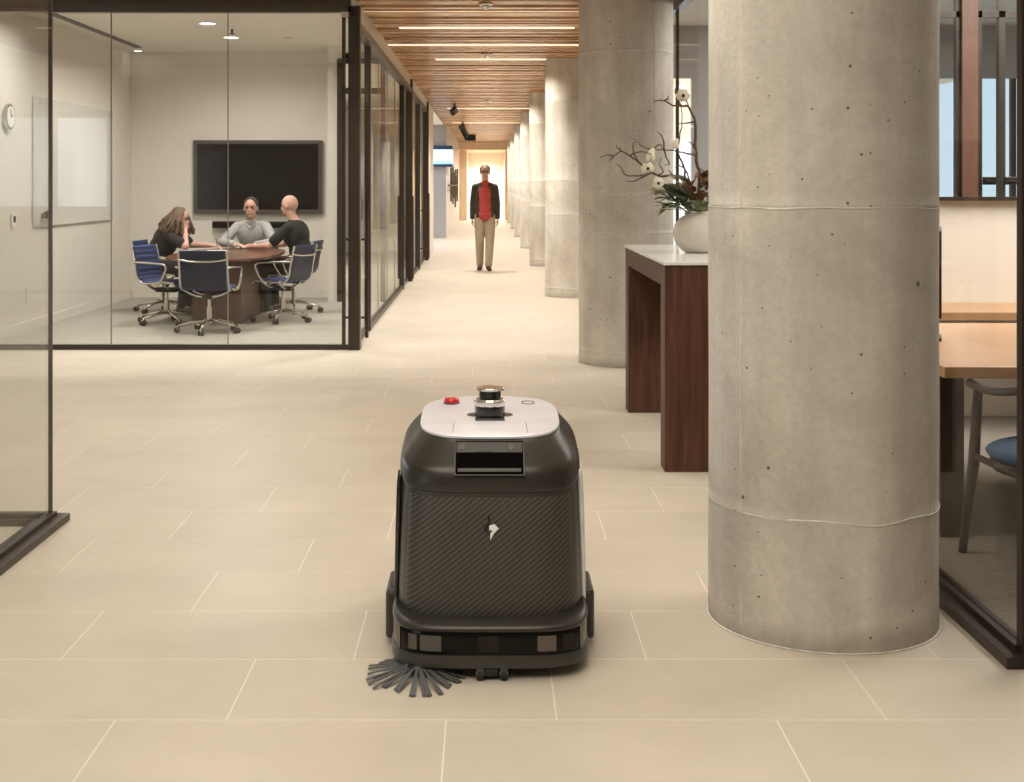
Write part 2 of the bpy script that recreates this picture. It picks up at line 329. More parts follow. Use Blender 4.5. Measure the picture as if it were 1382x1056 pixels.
def prism(bm, poly, depth, mtx):
    """poly in local xz, extruded along local y by depth, then mtx"""
    a = [bm.verts.new(mtx @ Vector((x, 0, z))) for x, z in poly]; b = [bm.verts.new(mtx @ Vector((x, depth, z))) for x, z in poly]
    n = len(poly); bm.faces.new(a); bm.faces.new(b[::-1])
    for i in range(n): bm.faces.new((a[i], b[i], b[(i+1) % n], a[(i+1) % n]))
    return bm
def copy_tree(o, parent=None):
    c = o.copy(); C.objects.link(c); c.parent = parent
    for ch in o.children: copy_tree(ch, c)
    return c
def remesh(bm, voxel=.008, smooth=3):
    me = bpy.data.meshes.new('tmp'); bm.to_mesh(me); bm.free()
    t = bpy.data.objects.new('tmp', me); C.objects.link(t)
    r = t.modifiers.new('r', 'REMESH'); r.mode = 'VOXEL'; r.voxel_size = voxel; r.use_smooth_shade = True
    if smooth:
        s = t.modifiers.new('s', 'SMOOTH'); s.factor = .5; s.iterations = smooth
    dg = bpy.context.evaluated_depsgraph_get(); dg.update()
    out = bpy.data.meshes.new_from_object(t.evaluated_get(dg)); bpy.data.objects.remove(t); bpy.data.meshes.remove(me)
    out.materials.clear()
    return out

# ------------------------------------------------------------------ floor
CEIL = 3.04
XW = -1.15      # left corridor glass line
fl = struct('floor', box(-16, 1.6, -6, 60, -.12, -.0003), M['grout'])
TR, TL = .4589, .893
tm = bpy.data.meshes.new('floor_tile'); b = box(-TL/2+.0020, TL/2-.0020, -TR/2+.0021, TR/2-.0021, -.0003, 0); b.to_mesh(tm); b.free(); tm.materials.append(M['tile'])
offs = (-.110, .189, .487)
k0 = -2; k1 = 19
for k in range(k0, k1):
    y0 = 3.605 + (k-1)*TR + TR   # row k spans y0-TR .. y0 (k=0: 3.146..3.605)
    y0 = 3.605 + k*TR
    off = offs[k % 3]
    n0 = math.floor((-5.6-off)/TL)
    x = off + n0*TL
    while x < 1.55:
        t = bpy.data.objects.new('floor_tile', tm); C.objects.link(t); t.parent = fl
        xr = min(x+TL, 1.62); t.location = ((x+xr)/2, y0-TR/2, 0); t.scale = ((xr-x)/TL, 1, 1)
        x += TL
ya = 3.605 + (k0-1)*TR; yb = 3.605 + (k1-1)*TR
obj('far_floor', box(-1.6, 1.6, yb+.004, 60, -.0003, 0), M['farfloor'], fl)
obj('side_floor', box(-16, -5.9, ya, yb, -.0003, 0), M['farfloor'], fl)
obj('near_floor', box(-16, 1.6, -6, ya-.004, -.0003, 0), M['farfloor'], fl)
obj('meeting_carpet', box(-4.52, XW-.1, 11.72, 16.95, -.004, .004), M['carpet2'], fl)
obj('next_room_carpet', box(-4.52, XW-.1, 17.05, 28.3, -.004, .003), M['carpet2'], fl)
obj('recess_floor', box(-4.5, XW-.1, 28.3, 35.5, -.003, .001), M['farfloor'], fl)
struct('floor_2', box(1.6, 8, -6, 14, -.12, .004), M['carpet'])

# ------------------------------------------------------------------ ceilings
cl = struct('ceiling', box(-16, 8, -6, 60, 3.20, 3.32), M['plenum'])
sm = bpy.data.meshes.new('ceiling_slat'); b = box(-1.36, 1.36, -.5, .5, -.03, .05); b.to_mesh(sm); b.free(); sm.materials.append(M['slat'])
y = 9.0; cnt = 0; pat = (.22, .17, .27, .18, .22, .16, .28, .20)
slat_y = []
while y < 53.0 and cnt < 262:
    p = pat[(cnt*5 + cnt//7) % 8]
    if y > 30: p *= 1.15
    w = p-.085 - (.02 if cnt % 3 == 0 else 0)
    s = bpy.data.objects.new('ceiling_slat', sm); C.objects.link(s); s.parent = cl
    s.location = (XW+.02+1.36, y+w/2, CEIL+.03+(.012 if cnt % 4 == 1 else 0)); s.scale = (1, w, 1)
    slat_y.append(y+w); y += p; cnt += 1
LL = bpy.data.meshes.new('light_line'); b = box(-1.0, 1.0, -.007, .007, -.002, .03); b.to_mesh(LL); b.free(); LL.materials.append(M['line'])
for i, (px, py, sc) in enumerate(((640, 15, 1.25), (650, 39, .9), (640, 63, 1.2), (665, 80, .8), (650, 101, 1.1), (655, 126, .9), (660, 147, 1.0), (655, 166, 1.0), (650, 180, 1.0), (650, 192, 1.0), (652, 202, 1.0))):
    Y = (CEIL-H)*F/(VY-py); g = min(slat_y, key=lambda q: abs(q+.02-Y))+.022
    o = bpy.data.objects.new('ceiling_light_line', LL); C.objects.link(o); o.location = (0.0+(px-650)/F*Y, g, CEIL+.004); o.scale = (sc, 1, 1)
    tag(o, 'thin glowing light line between the ceiling slats, ' + (['nearest the camera', 'second from the front', 'third from the front', 'fourth from the front', 'fifth from the front', 'sixth from the front', 'seventh from the front', 'fourth from the far end', 'third from the far end', 'second from the far end', 'at the far end'][i]), 'light', 'light lines in the slatted ceiling')
obj('ceiling_board', box(XW, 1.66, -6, 9.0, CEIL, CEIL+.06), M['ceil'], cl); obj('ceiling_board', box(1.66, 8, -6, 4.0, CEIL, CEIL+.06), M['ceil'], cl)
obj('ceiling_board', box(-16, XW-.02, -6, 11.5, CEIL, CEIL+.06), M['ceil'], cl)
obj('meeting_ceiling', box(-4.52, XW-.12, 11.75, 17.0, 3.12, 3.16), M['ceil'], cl)
obj('meeting_ceiling_slot', box(-4.30, -4.22, 12.0, 16.3, 3.11, 3.121), M['black'], cl)
obj('next_room_ceiling', box(-4.52, XW-.12, 17.0, 28.4, 3.0, 3.04), M['ceil'], cl)
obj('recess_ceiling', box(-4.52, XW, 28.4, 35.5, 3.02, 3.06), M['ceil'], cl)
obj('office_ceiling', box(1.66, 8, 4.0, 14, 3.10, 3.14), M['ceil'], cl)
obj('slat_ceiling_side', box(1.58, 1.66, 9, 53, CEIL-.05, CEIL+.12), M['bronzetop'], cl)

# ------------------------------------------------------------------ meeting room
struct('wall_left', box(-4.64, -4.52, 11.65, 28.4, 0, 3.16), M['white'])
struct('wall_back', box(-4.52, -1.93, 16.95, 17.07, 0, 3.16), M['white'])
struct('baseboard_left', box(-4.52, -4.508, 11.7, 16.95, .004, .10), M['white'])
struct('baseboard_back', box(-4.50, -1.95, 16.937, 16.95, .004, .10), M['white'])
# front glazing (window_1)
w1 = sempty('window_1', (0, 11.65, 0))
obj('sill_rail', box(-8.5, XW-.03, -.03, .03, 0, .045, bev=.004), M['bronze'], w1)
obj('header', box(-8.5, XW-.03, -.05, .05, 2.945, 3.12), M['bronzetop'], w1)
xs = [-8.4, -7.38, -6.36, -5.34, -4.32, -3.28, -2.26, -1.23]
for a, c in zip(xs, xs[1:]):
    obj('glass_pane', box(a+.004, c-.004, -.005, .005, .045, 2.945), M['glass'], w1)
for a in xs[1:-1]:
    obj('glass_joint', box(a-.004, a+.004, -.006, .006, .045, 2.945), M['glassedge'], w1)
obj('end_mullion', box(-1.262, -1.235, -.03, .03, .045, 2.945), M['bronze'], w1)
# corridor side glazing (window_2)
w2 = sempty('window_2', (XW, 0, 0))
obj('corner_post', box(-.055, .045, 11.60, 11.72, 0, 3.0, bev=.003), M['bronze'], w2)
obj('header', box(-.05, .04, 11.72, 20.0, 2.80, 2.87), M['bronzetop'], w2)
obj('fascia', box(-.12, .015, 11.6, 28.4, 2.90, 3.12), M['cream'], w2)
obj('sill_rail', box(-.06, -.0, 13.2, 18.4, 0, .05, bev=.004), M['bronze'], w2)
obj('post', box(-.055, .005, 13.12, 13.22, 0, 2.80), M['bronze'], w2)
obj('post', box(-.05, .01, 18.34, 18.40, 0, 2.80), M['bronze'], w2)
obj('post', box(-.05, .045, 19.75, 19.95, 0, 3.0, bev=.003), M['bronze'], w2)
obj('post', box(-.06, .02, 22.6, 22.68, 0, 2.87), M['bronze'], w2)
obj('header', box(-.05, .02, 20.0, 25.3, 2.80, 2.87), M['bronzetop'], w2)
obj('post', box(-.055, .045, 25.2, 25.45, 0, 3.0, bev=.003), M['bronze'], w2)
obj('sill_rail', box(-.06, -.0, 20.0, 22.6, 0, .05), M['bronze'], w2)
ys = [13.22, 14.5, 15.8, 17.1, 18.34]
for a, c in zip(ys, ys[1:]): obj('glass_pane', box(-.035, -.025, a+.004, c-.004, .05, 2.80), M['glass'], w2)
for a in ys[1:-1]: obj('glass_joint', box(-.036, -.024, a-.004, a+.004, .05, 2.80), M['glassedge'], w2)
obj('glass_pane', box(-.035, -.025, 20.0, 22.58, .05, 2.80), M['glass'], w2)
def glassdoor(n, y0, y1, yp):
    d = sempty('door_%d' % n, (XW, y0, 0)); L = y1-y0
    obj('glass_leaf', box(-.035, -.023, .01, L-.01, .012, 2.79), M['glass'], d)
    obj('bottom_rail', box(-.045, -.013, .01, L-.01, .012, .06), M['bronze'], d)
    for sx_ in (.075, -.13):
        h = obj('pull_handle', tube(NB(), [(sx_, yp-y0, .07), (sx_, yp-y0, 1.27)], .016, 10), M['bronze'], d)
        bb = NB()
        for z in (.25, .95): tube(bb, [(sx_, yp-y0, z), (-.029, yp-y0, z)], .010, 8)
        obj('handle_bracket', bb, M['bronze'], h)
glassdoor(1, 11.75, 13.12, 11.95); glassdoor(2, 18.42, 19.74, 19.35); glassdoor(3, 22.7, 25.18, 24.7)
# doorway in meeting room rear right
d4 = sempty('door_4', (0, 16.3, 0))
fr = NB(); bx(fr, -1.83, -1.76, 0, .07, .004, 2.98); bx(fr, -1.76, -1.25, 0, .06, 2.92, 2.98); bx(fr, -1.76, -1.25, 0, .06, 2.55, 2.62); bx(fr, -1.30, -1.24, 0, .06, .004, 2.98)
obj('door_frame', fr, M['bronze'], d4); obj('glass_leaf', box(-1.76, -1.30, .02, .03, .01, 2.55), M['glass'], d4)
struct('wall_4', box(-1.95, -1.80, 16.37, 16.96, 0, 3.12), M['white'])
# next room partitions and recess
struct('wall_5', box(-4.5, XW-.06, 28.25, 28.4, 0, 3.12), M['white'])
struct('wall_6', box(XW-.10, XW+.01, 25.45, 28.4, 0, 3.0), M['white'])
struct('wall_7', box(-4.5, XW+.07, 35.5, 35.7, 0, 3.1), M['cool'])
struct('wall_8', box(XW-.05, XW+.071, 35.51, 52.5, 0, CEIL), M['white'])
struct('wall_9', box(-4.64, -4.52, 28.4, 35.6, 0, 3.12), M['cream'])
struct('wall_10', box(-1.3, -.79, 52.5, 53.0, 0, CEIL), M['oakz'])
struct('wall_11', box(.72, 1.7, 52.5, 53.0, 0, CEIL), M['oakz'])
struct('ceiling_2', box(-1.3, 1.7, 51.3, 58, 2.76, 3.18), M['oakz'])
struct('wall_end', box(-1.3, 1.7, 57.0, 57.1, 0, 3.1), M['paper'])
struct('wall_12', box(-.9, -.79, 53.0, 57, 0, 2.78), M['oakz'])
struct('wall_13', box(.72, .83, 53.0, 57, 0, 2.78), M['oakz'])
struct('wall_right', box(1.6, 1.72, 14.0, 57, 0, 3.2), M['cream'])

# ------------------------------------------------------------------ TV, sound bar, wall fittings
tv = thing('wall_television', 'large dark flat television mounted on the meeting room back wall', 'television', (-2.90, 16.88, 1.07))
obj('screen', box(-.765, .765, -.012, .0, .055, .88), M['screen'], tv)
f = NB(); bx(f, -.815, .815, -.005, .06, .0, .055, bev=.004); bx(f, -.815, .815, -.005, .06, .88, .93, bev=.004); bx(f, -.815, -.765, -.005, .06, .055, .88); bx(f, .765, .815, -.005, .06, .055, .88); bx(f, -.77, .77, .0, .06, .05, .885)
obj('frame', f, M['tvframe'], tv)
sb = thing('sound_bar', 'long black sound bar below the wall television', 'speaker', (-2.96, 16.87, .89))
obj('body', box(-.51, .51, -.04, .07, 0, .085, bev=.01), M['black'], sb); obj('grille', box(-.49, .49, -.044, -.04, .012, .073), M['screen'], sb)
wb = thing('glass_whiteboard', 'wide frameless glass writing board on the meeting room side wall', 'whiteboard', (-4.515, 13.25, 1.02))
m_wb = mat('back_painted_glass', (.70, .69, .63), .03)
obj('board', box(.006, .022, 0, 2.78, 0, 1.30), m_wb, wb)
for yy in (.15, 2.6):
    for zz in (.06, 1.24):
        obj('standoff', cyl(NB(), (0, yy, zz), (.03, yy, zz), .014), M['chrome'], wb)
tr = thing('marker_holder', 'small dark marker holder at the lower corner of glass board', 'holder', (-4.515, 13.5, 1.10))
obj('cup', box(.026, .09, -.07, .07, 0, .05, bev=.01), M['black'], tr); obj('pen', cyl(NB(), (.06, -.06, .055), (.06, .10, .075), .009), M['black'], tr)
ck = thing('wall_clock', 'small round pale wall clock high on the side wall', 'clock', (-4.515, 12.55, 2.08))
obj('case', cyl(NB(), (0, 0, 0), (.035, 0, 0), .12, seg=32), M['alu'], ck); obj('dial', cyl(NB(), (.034, 0, 0), (.039, 0, 0), .10, seg=32), M['paper'], ck)
hb = NB(); tube(hb, [(.042, 0, 0), (.042, .05, .02)], .004); tube(hb, [(.042, 0, 0), (.042, -.02, .075)], .003); obj('clock_hands', hb, M['black'], ck)
th = thing('wall_thermostat', 'white thermostat with small dark display left on side wall', 'thermostat', (-4.515, 12.7, 1.04))
obj('case', box(0, .02, -.06, .06, 0, .12, bev=.005), M['paper'], th); obj('display', box(.02, .022, -.035, .025, .04, .10), M['screen'], th)
for (yy, zz, lb) in ((13.12, .26, 'white power outlet low on side wall left of the room'), (16.35, .33, 'white power outlet near the far corner of side wall')):
    ou = thing('wall_outlet', lb, 'outlet', (-4.518, yy, zz), 0, 'wall outlets of the meeting room')
    obj('plate', box(0, .008, -.045, .045, 0, .17, bev=.002), M['paper'], ou); obj('socket', box(.008, .010, -.02, .02, .03, .14), M['ceil'], ou)

# ceiling fittings of meeting room
for i, (px, py, lb) in enumerate(((280, 31, 'round recessed downlight nearest the glass front in meeting room ceiling'), (312, 50, 'round recessed downlight above the meeting table'), (202, 74, 'small recessed downlight by far left wall'), (388, 51, 'faint round ceiling speaker right of downlights'))):
    Y = (3.12-H)*F/(VY-py); X = (px-VX)/F*Y; r = .085 if i < 2 else .045
    t = thing('ceiling_downlight', lb, 'downlight', (X, min(Y, 16.7), 3.12), 0, 'round ceiling fittings of the meeting room')
    obj('trim_ring', lathe(NB(), [(r, 0), (r*1.15, -.002), (r*1.15, -.008), (r, -.008)], 24), M['ceil'], t)
    obj('lens', cyl(NB(), (0, 0, -.007), (0, 0, -.0095), r*.95, seg=24), M['lamp'] if i < 3 else M['cream'], t)
t = thing('fire_sprinkler', 'tiny pendant sprinkler between meeting room downlights', 'sprinkler', (-2.75, 14.4, 3.12))
obj('stem', cyl(NB(), (0, 0, 0), (0, 0, -.05), .012), M['black'], t); obj('deflector', cyl(NB(), (0, 0, -.05), (0, 0, -.056), .03), M['black'], t)
for X, Y, lb in ((-.01, 11.75, 'round glass ceiling fitting at the top edge of the frame'), (0.0, 16.3, 'round silver ceiling fitting midway down the slatted ceiling'), (0, 25.5, 'tiny ceiling fitting far down the slatted ceiling')):
    t = thing('ceiling_detector', lb, 'detector', (X, Y, CEIL), 0, 'detectors under the slatted ceiling')
    obj('base', lathe(NB(), [(.02, .02), (.07, .0), (.075, -.012), (.06, -.02)], 24), M['alu'], t); obj('dome', sph(NB(), (0, 0, -.022), .042, (1, 1, .8)), M['chrome'], t)
# track spots
def track(y0, y1, x, nsp, lb, boxend):
    t = thing('track_light', lb, 'track light', (x, y0, CEIL-.0), 0, 'black track lights of the corridor')
    obj('track', box(-.018, .018, 0, y1-y0, -.035, 0), M['black'], t)
    for i in range(nsp):
        yy = .2 + i*(y1-y0-.4)/max(1, nsp-1)
        h = obj('spot_head', tube(NB(), [(0, yy, -.09), (-.06, yy-.16, -.15)], .045, 12), M['black'], t)
        obj('hanger', tube(NB(), [(0, yy, -.03), (0, yy, -.10)], .012, 8), M['black'], h)
    if boxend: obj('junction_box', box(-.02, .26, y1-y0-.25, y1-y0, -.20, 0, bev=.01), M['black'], t)
track(26.4, 27.8, -.64, 3, 'short black ceiling track with three spotlights', False)
track(34.0, 43.5, -.62, 6, 'long black ceiling track ending in a square black box', True)

# ------------------------------------------------------------------ concrete columns
collabels = ['large round concrete column in the right foreground with pitted surface', 'second round concrete column, behind the bar table',
    'third round concrete column from the front, left of the second', 'fourth round concrete column along the corridor',
    'fifth round concrete column along the corridor', 'sixth round concrete column along the corridor',
    'seventh round concrete column, narrow in the distance', 'last round concrete column at corridor end']
def column(i, x, y, r, seams):
    t = thing('concrete_column', collabels[i], 'column', (x, y, 0), 0, 'concrete columns along the corridor')
    seg = 128 if i < 2 else 64; rings = 60 if i < 2 else 16
    bm = NB(); prof = []
    for k in range(rings+1): prof.append((r, 3.3*k/rings))
    for s in seams:
        prof += [(r, s-.008), (r+.0015 if i else r+.002, s+.003), (r-.0015, s+.010)]
    prof = sorted([p for p in prof], key=lambda q: q[1])
    prof = [(r+.002, 0)]+[(p[0], max(p[1], .006)) for p in prof]
    lathe(bm, prof, seg)
    if i < 2:
        for v in bm.verts:
            d = noise.noise(Vector((v.co.x*3+i*9, v.co.y*3, v.co.z*2)))*.0025
            v.co.x *= 1+d/r; v.co.y *= 1+d/r
    obj('shaft', bm, M['concrete'], t, smooth=True)
    for j, s in enumerate(seams):
        sb_ = NB(); pts = []; rr = []
        for k in range(96):
            a = 2*PI*k/96; q = noise.noise(Vector((math.cos(a)*5+j, math.sin(a)*5, i+.3)))
            z = s + .010*noise.noise(Vector((math.cos(a)*2+j*3, math.sin(a)*2, i)))
            pts.append(((r+.0005)*math.cos(a), (r+.0005)*math.sin(a), z)); rr.append(.0022+.003*max(0, q+.15))
        tube(sb_, pts, rr, 5, True); obj('form_seam', sb_, M['seam'], t, smooth=True)
    # vertical form joint
    if i < 3:
        a = math.radians(214 if i == 0 else 300)
        vb = NB(); pts = []; rr = []
        for k in range(80):
            z = .02+3.0*k/79; q = noise.noise(Vector((z*9, i, 2)))
            aa = a+.004*noise.noise(Vector((z*3, 1, i)))
            pts.append(((r)*math.cos(aa), (r)*math.sin(aa), z)); rr.append(.0012+.0014*max(0, q))
        tube(vb, pts, rr, 5); obj('form_joint', vb, M['seam'], t, smooth=True)
    if i == 0:
        pb = NB()
        rnd = random.Random(3)
        obj('floor_joint', lathe(NB(), [(r+.001, .001), (r+.006, .001), (r+.005, .003), (r+.001, .004)], 96), M['seam'], t, smooth=True)
    return t
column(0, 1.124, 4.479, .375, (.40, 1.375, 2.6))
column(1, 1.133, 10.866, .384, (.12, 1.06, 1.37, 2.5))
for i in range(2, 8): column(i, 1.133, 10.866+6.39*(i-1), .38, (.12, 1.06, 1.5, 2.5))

# ------------------------------------------------------------------ near left glass enclosure
w3 = sempty('window_3', (-1.86, 5.69, 0))
rb = NB(); bx(rb, -.055, .065, -7.7, .055, 0, .032, bev=.003); bx(rb, -.02, .02, -7.7, .02, .03, .048)
obj('sill_rail', rb, M['bronze'], w3)
rb = NB(); bx(rb, -6, .0, -.05, .05, 0, .030); bx(rb, -6, 0, -.02, .02, .03, .047); obj('sill_rail', rb, M['bronze'], w3)
obj('glass_pane', box(-.006, .006, -1.6, -.008, .048, 2.98), M['glass'], w3); obj('glass_pane', box(-.006, .006, -3.2, -1.61, .048, 2.98), M['glass'], w3)
obj('glass_pane', box(-1.6, -.008, -.006, .006, .047, 2.98), M['glass'], w3); obj('glass_pane', box(-3.2, -1.61, -.006, .006, .047, 2.98), M['glass'], w3)
obj('glass_corner_joint', box(-.008, .006, -.008, .006, .047, 2.98), M['bronze'], w3)
obj('header', box(-6, .03, -.03, .03, 2.98, 3.04), M['bronze'], w3); obj('header', box(-.03, .03, -7.7, .03, 2.98, 3.04), M['bronze'], w3)
# right glass corner
w4 = sempty('window_4', (1.615, 4.03, 0))
rb = NB(); bx(rb, -.065, .055, -.055, 9.9, .0, .035, bev=.003); bx(rb, -.02, .03, 0, 9.9, .03, .055)
obj('sill_rail', rb, M['bronze'], w4); obj('sill_rail', box(0.02, 6, -.055, .055, 0, .035), M['bronze'], w4)
obj('corner_post', box(-.006, .034, -.02, .02, .035, 3.0), M['bronze'], w4)
obj('header', box(-.03, .04, -.03, 9.9, 2.92, 3.1), M['bronze'], w4)
for a, c in ((.02, 2.0), (2.01, 4.2), (4.25, 6.2), (6.21, 7.3), (7.36, 9.9)):
    obj('glass_pane', box(.002, .012, a, c, .055, 2.92), M['arglass'], w4)
obj('post', box(-.004, .018, 7.30, 7.36, .035, 2.92), M['bronze'], w4)
obj('glass_pane', box(.03, 2.0, -.005, .005, .035, 2.92), M['arglass'], w4)

# ------------------------------------------------------------------ right office interior
d5 = struct('wall_office', box(1.66, 8, 8.3, 8.4, 0, 1.345), M['white'])
obj('upper_sill', box(1.66, 8, 8.24, 8.42, 1.345, 1.368), M['bronze'], d5)
w5 = sempty('window_5', (0, 8.32, 1.368))
for x, w, m_ in ((2.94, .012, 'bronze'), (3.07, .02, 'bronze'), (3.215, .02, 'bronze'), (3.38, .03, 'bronze'), (2.1, .02, 'bronze'), (4.3, .03, 'bronze')):
    obj('mullion', box(x-w, x+w, 0, .05, 0, 1.75), M[m_], w5)
obj('brown_post', box(2.955, 3.055, -.03, .07, 0, 1.75), M['brownpost'], w5)
obj('rail', box(1.66, 8, 0, .05, 1.12, 1.16), M['bronze'], w5)
for a, c in ((1.7, 2.08), (2.12, 2.92), (3.1, 3.19), (3.24, 3.35), (3.42, 4.26), (4.34, 7)): obj('glass_pane', box(a, c, .02, .028, 0, 1.75), M['glass'], w5)
for px, lab in ((1335, 'small dark door latch on the left window mullion'), (1365, 'small dark door latch on the right window mullion')):
    X = (px-VX)/F*8.3
    t = thing('window_latch', lab, 'latch', (X, 8.29, 1.368+.075), 0, 'dark latches above the sill'); obj('plate', box(-.04, .04, -.004, .02, 0, .05, bev=.004), M['black'], t); obj('lever', box(-.03, .02, -.018, -.004, .018, .032), M['bronze'], t)
struct('wall_far_right', box(1.66, 8, 13.9, 14, 0, .75), M['white'])
struct('wall_14', box(1.66, 8, 13.9, 14, 2.55, 3.2), M['cool']); struct('wall_15', box(2.14, 3.55, 13.9, 14, .75, 2.55), M['cool']); struct('wall_16', box(8, 8.1, -6, 14, 0, 3.2), M['white'])
w6 = sempty('window_6', (0, 13.95, .75))
for x in (1.7, 3.57, 4.0, 4.5, 5.0, 5.5, 6.0, 7.9): obj('mullion', box(x-.025, x+.025, -.03, .03, 0, 1.8), M['bronze'], w6)
for a, c in ((1.72, 2.12), (3.6, 3.975), (4.03, 4.475), (4.53, 4.975), (5.03, 5.475), (5.53, 5.975), (6.03, 7.87)): obj('glass_pane', box(a, c, -.004, .004, 0, 1.8), M['glass'] if c < 3 else M['darkglass'], w6)
ct = thing('wall_counter', 'long oak counter shelf along the white office wall', 'counter', (0, 8.3, 0))
obj('counter_top', box(1.70, 7.9, -.62, -.001, .66, .71, bev=.004), M['oak'], ct)
for x in (1.74, 4.4, 7.8): obj('support_panel', box(x-.02, x+.02, -.5, -.002, .005, .66), M['oakz'], ct)
tb = thing('office_table', 'light oak office table with dark slab leg behind the glass', 'table', (0, 0, 0))
obj('tabletop', box(1.76, 3.6, 5.13, 6.75, .70, .745, bev=.005), M['oak'], tb)
obj('leg', box(1.855, 1.95, 5.45, 6.4, .005, .70), M['darkwood'], tb); obj('leg', box(3.4, 3.46, 5.45, 6.4, .005, .70), M['brownpost'], tb)
obj('cable_tray', box(1.86, 3.4, 5.85, 6.0, .60, .68), M['bronze'], tb)
# monitor edge seen beside column
mo = thing('desk_monitor', 'thin dark monitor seen edge-on beside the big column', 'monitor', (2.050, 6.05, .745), -.328)
obj('panel', box(-.012, .012, -.3, .3, .12, .50, bev=.004), M['black'], mo); obj('stand', box(-.02, .0, -.03, .03, .01, .14), M['black'], mo); obj('foot', box(-.12, .012, -.10, .10, 0, .012), M['black'], mo)

# armchair with blue seat
def armchair():
    t = thing('armchair', 'dark wooden armchair with round blue seat by office table', 'chair', (2.13, 4.96, .005), 0)
    sh = NB(); sph(sh, (0, 0, .44), .26, (1, .98, .20), 32, 14); obj('seat', sh, M['bluefab'], t, smooth=True)
    obj('seat_frame', lathe(NB(), [(.18, .36), (.235, .375), (.245, .41), (.22, .425)], 32), M['darkwood'], t, smooth=True)
    for sx_ in (-1, 1):
        obj('leg', tube(NB(), [(sx_*.265, .27, 0), (sx_*.235, .23, .36), (sx_*.225, .21, .665)], [.016, .022, .017], 12), M['darkwood'], t, smooth=True)
        obj('leg', tube(NB(), [(sx_*.25, -.27, 0), (sx_*.22, -.22, .38), (sx_*.20, -.24, .70)], [.016, .021, .017], 12), M['darkwood'], t, smooth=True)
    pts = smoothpts([(-.235, .27, .665), (-.262, .08, .672), (-.262, -.12, .69), (-.20, -.27, .72), (0, -.33, .74), (.20, -.27, .72), (.262, -.12, .69), (.262, .08, .672), (.235, .27, .665)], 5)
    obj('arm_rail', tube(NB(), pts, .021, 10, flat=.8), M['darkwood'], t, smooth=True)
    bp = NB(); pts2 = [p+Vector((0, .01, .045)) for p in smoothpts([(-.19, -.24, .70), (0, -.31, .72), (.19, -.24, .70)], 6)]
    tube(bp, pts2, .05, 10, flat=.25); obj('backrest', bp, M['black'], t, smooth=True)
    for sx_ in (-1, 1): obj('side_rail', tube(NB(), [(sx_*.23, .22, .385), (sx_*.215, -.22, .395)], .014, 8), M['darkwood'], t)
armchair()

# ------------------------------------------------------------------ bar table with vase
bt = thing('bar_table', 'tall walnut bar table with thin white stone top', 'table', (0, 0, 0))
BX0, BX1, BY0, BY1 = .895, 1.50, 6.70, 8.60
obj('table_top', box(BX0-.008, BX1+.008, BY0-.01, BY1+.01, 1.040, 1.056, bev=.002), M['stonewhite'], bt)
obj('leg', box(BX0, BX1, BY0, BY0+.17, 0, 1.04, bev=.002), M['walnut'], bt); obj('leg', box(BX0, BX1, BY1-.17, BY1, 0, 1.04, bev=.002), M['walnut'], bt)
ap = NB(); bx(ap, BX0, BX0+.03, BY0+.17, BY1-.17, .93, 1.04); bx(ap, BX1-.03, BX1, BY0+.17, BY1-.17, .93, 1.04); bx(ap, BX0+.03, BX1-.03, BY0+.17, BY1-.17, .98, 1.04)
obj('apron', ap, M['walnut'], bt)
VXc, VYc, VZ = 1.215, 7.62, 1.056
vs = thing('round_vase', 'round cream ceramic vase standing on the white bar table top', 'vase', (VXc, VYc, VZ))
obj('body', lathe(NB(), [(.075, 0), (.10, .012), (.14, .06), (.152, .11), (.142, .16), (.11, .20), (.07, .222), (.062, .232), (.066, .238), (.05, .236), (.05, .20)], 48), M['vase'], vs, smooth=True)
fa = thing('branch_arrangement', 'tall bare branches with pale blooms and leaves in the round vase', 'flower arrangement', (VXc, VYc, VZ+.2))
def cp(x, y, dy=0):
    px, py = 790+x/3.3, 80+y/3.3
    Yd = VYc+dy; return Vector(((px-VX)/F*Yd-VXc, dy, H-(py-VY)*Yd/F-(VZ+.2)))
branches = [
 [(510, 650), (505, 600), (510, 520), (495, 450), (490, 380), (490, 300), (480, 250), (455, 210), (430, 210), (390, 205), (350, 185), (305, 185)],
 [(490, 640), (460, 540), (400, 520), (340, 520), (290, 500), (240, 460), (200, 430), (160, 410), (125, 430), (95, 425), (65, 438)],
 [(160, 410), (145, 395), (135, 382)], [(240, 460), (215, 420), (210, 380), (225, 370)], [(300, 505), (230, 520), (180, 515), (155, 480), (135, 465)],
 [(280, 515), (230, 538), (200, 545), (175, 540)], [(495, 430), (450, 420), (410, 410), (350, 405), (290, 400), (250, 385), (230, 365), (210, 355)],
 [(500, 640), (450, 540), (440, 480), (415, 420), (420, 350), (430, 280), (425, 210)], [(350, 405), (345, 350), (320, 320)],
 [(487, 280), (440, 285), (410, 290)], [(490, 400), (470, 370), (450, 370)], [(478, 250), (450, 190), (440, 150)], [(350, 405), (360, 440), (375, 470), (350, 470)],
 [(125, 430), (115, 445), (105, 455)], [(350, 185), (370, 170), (365, 160)], [(430, 210), (410, 180), (400, 150), (398, 125)], [(200, 430), (250, 410), (300, 425)],
 [(470, 560), (450, 500), (410, 470), (395, 500)], [(300, 400), (330, 380), (345, 400)], [(320, 520), (345, 500), (330, 470), (335, 440)]]
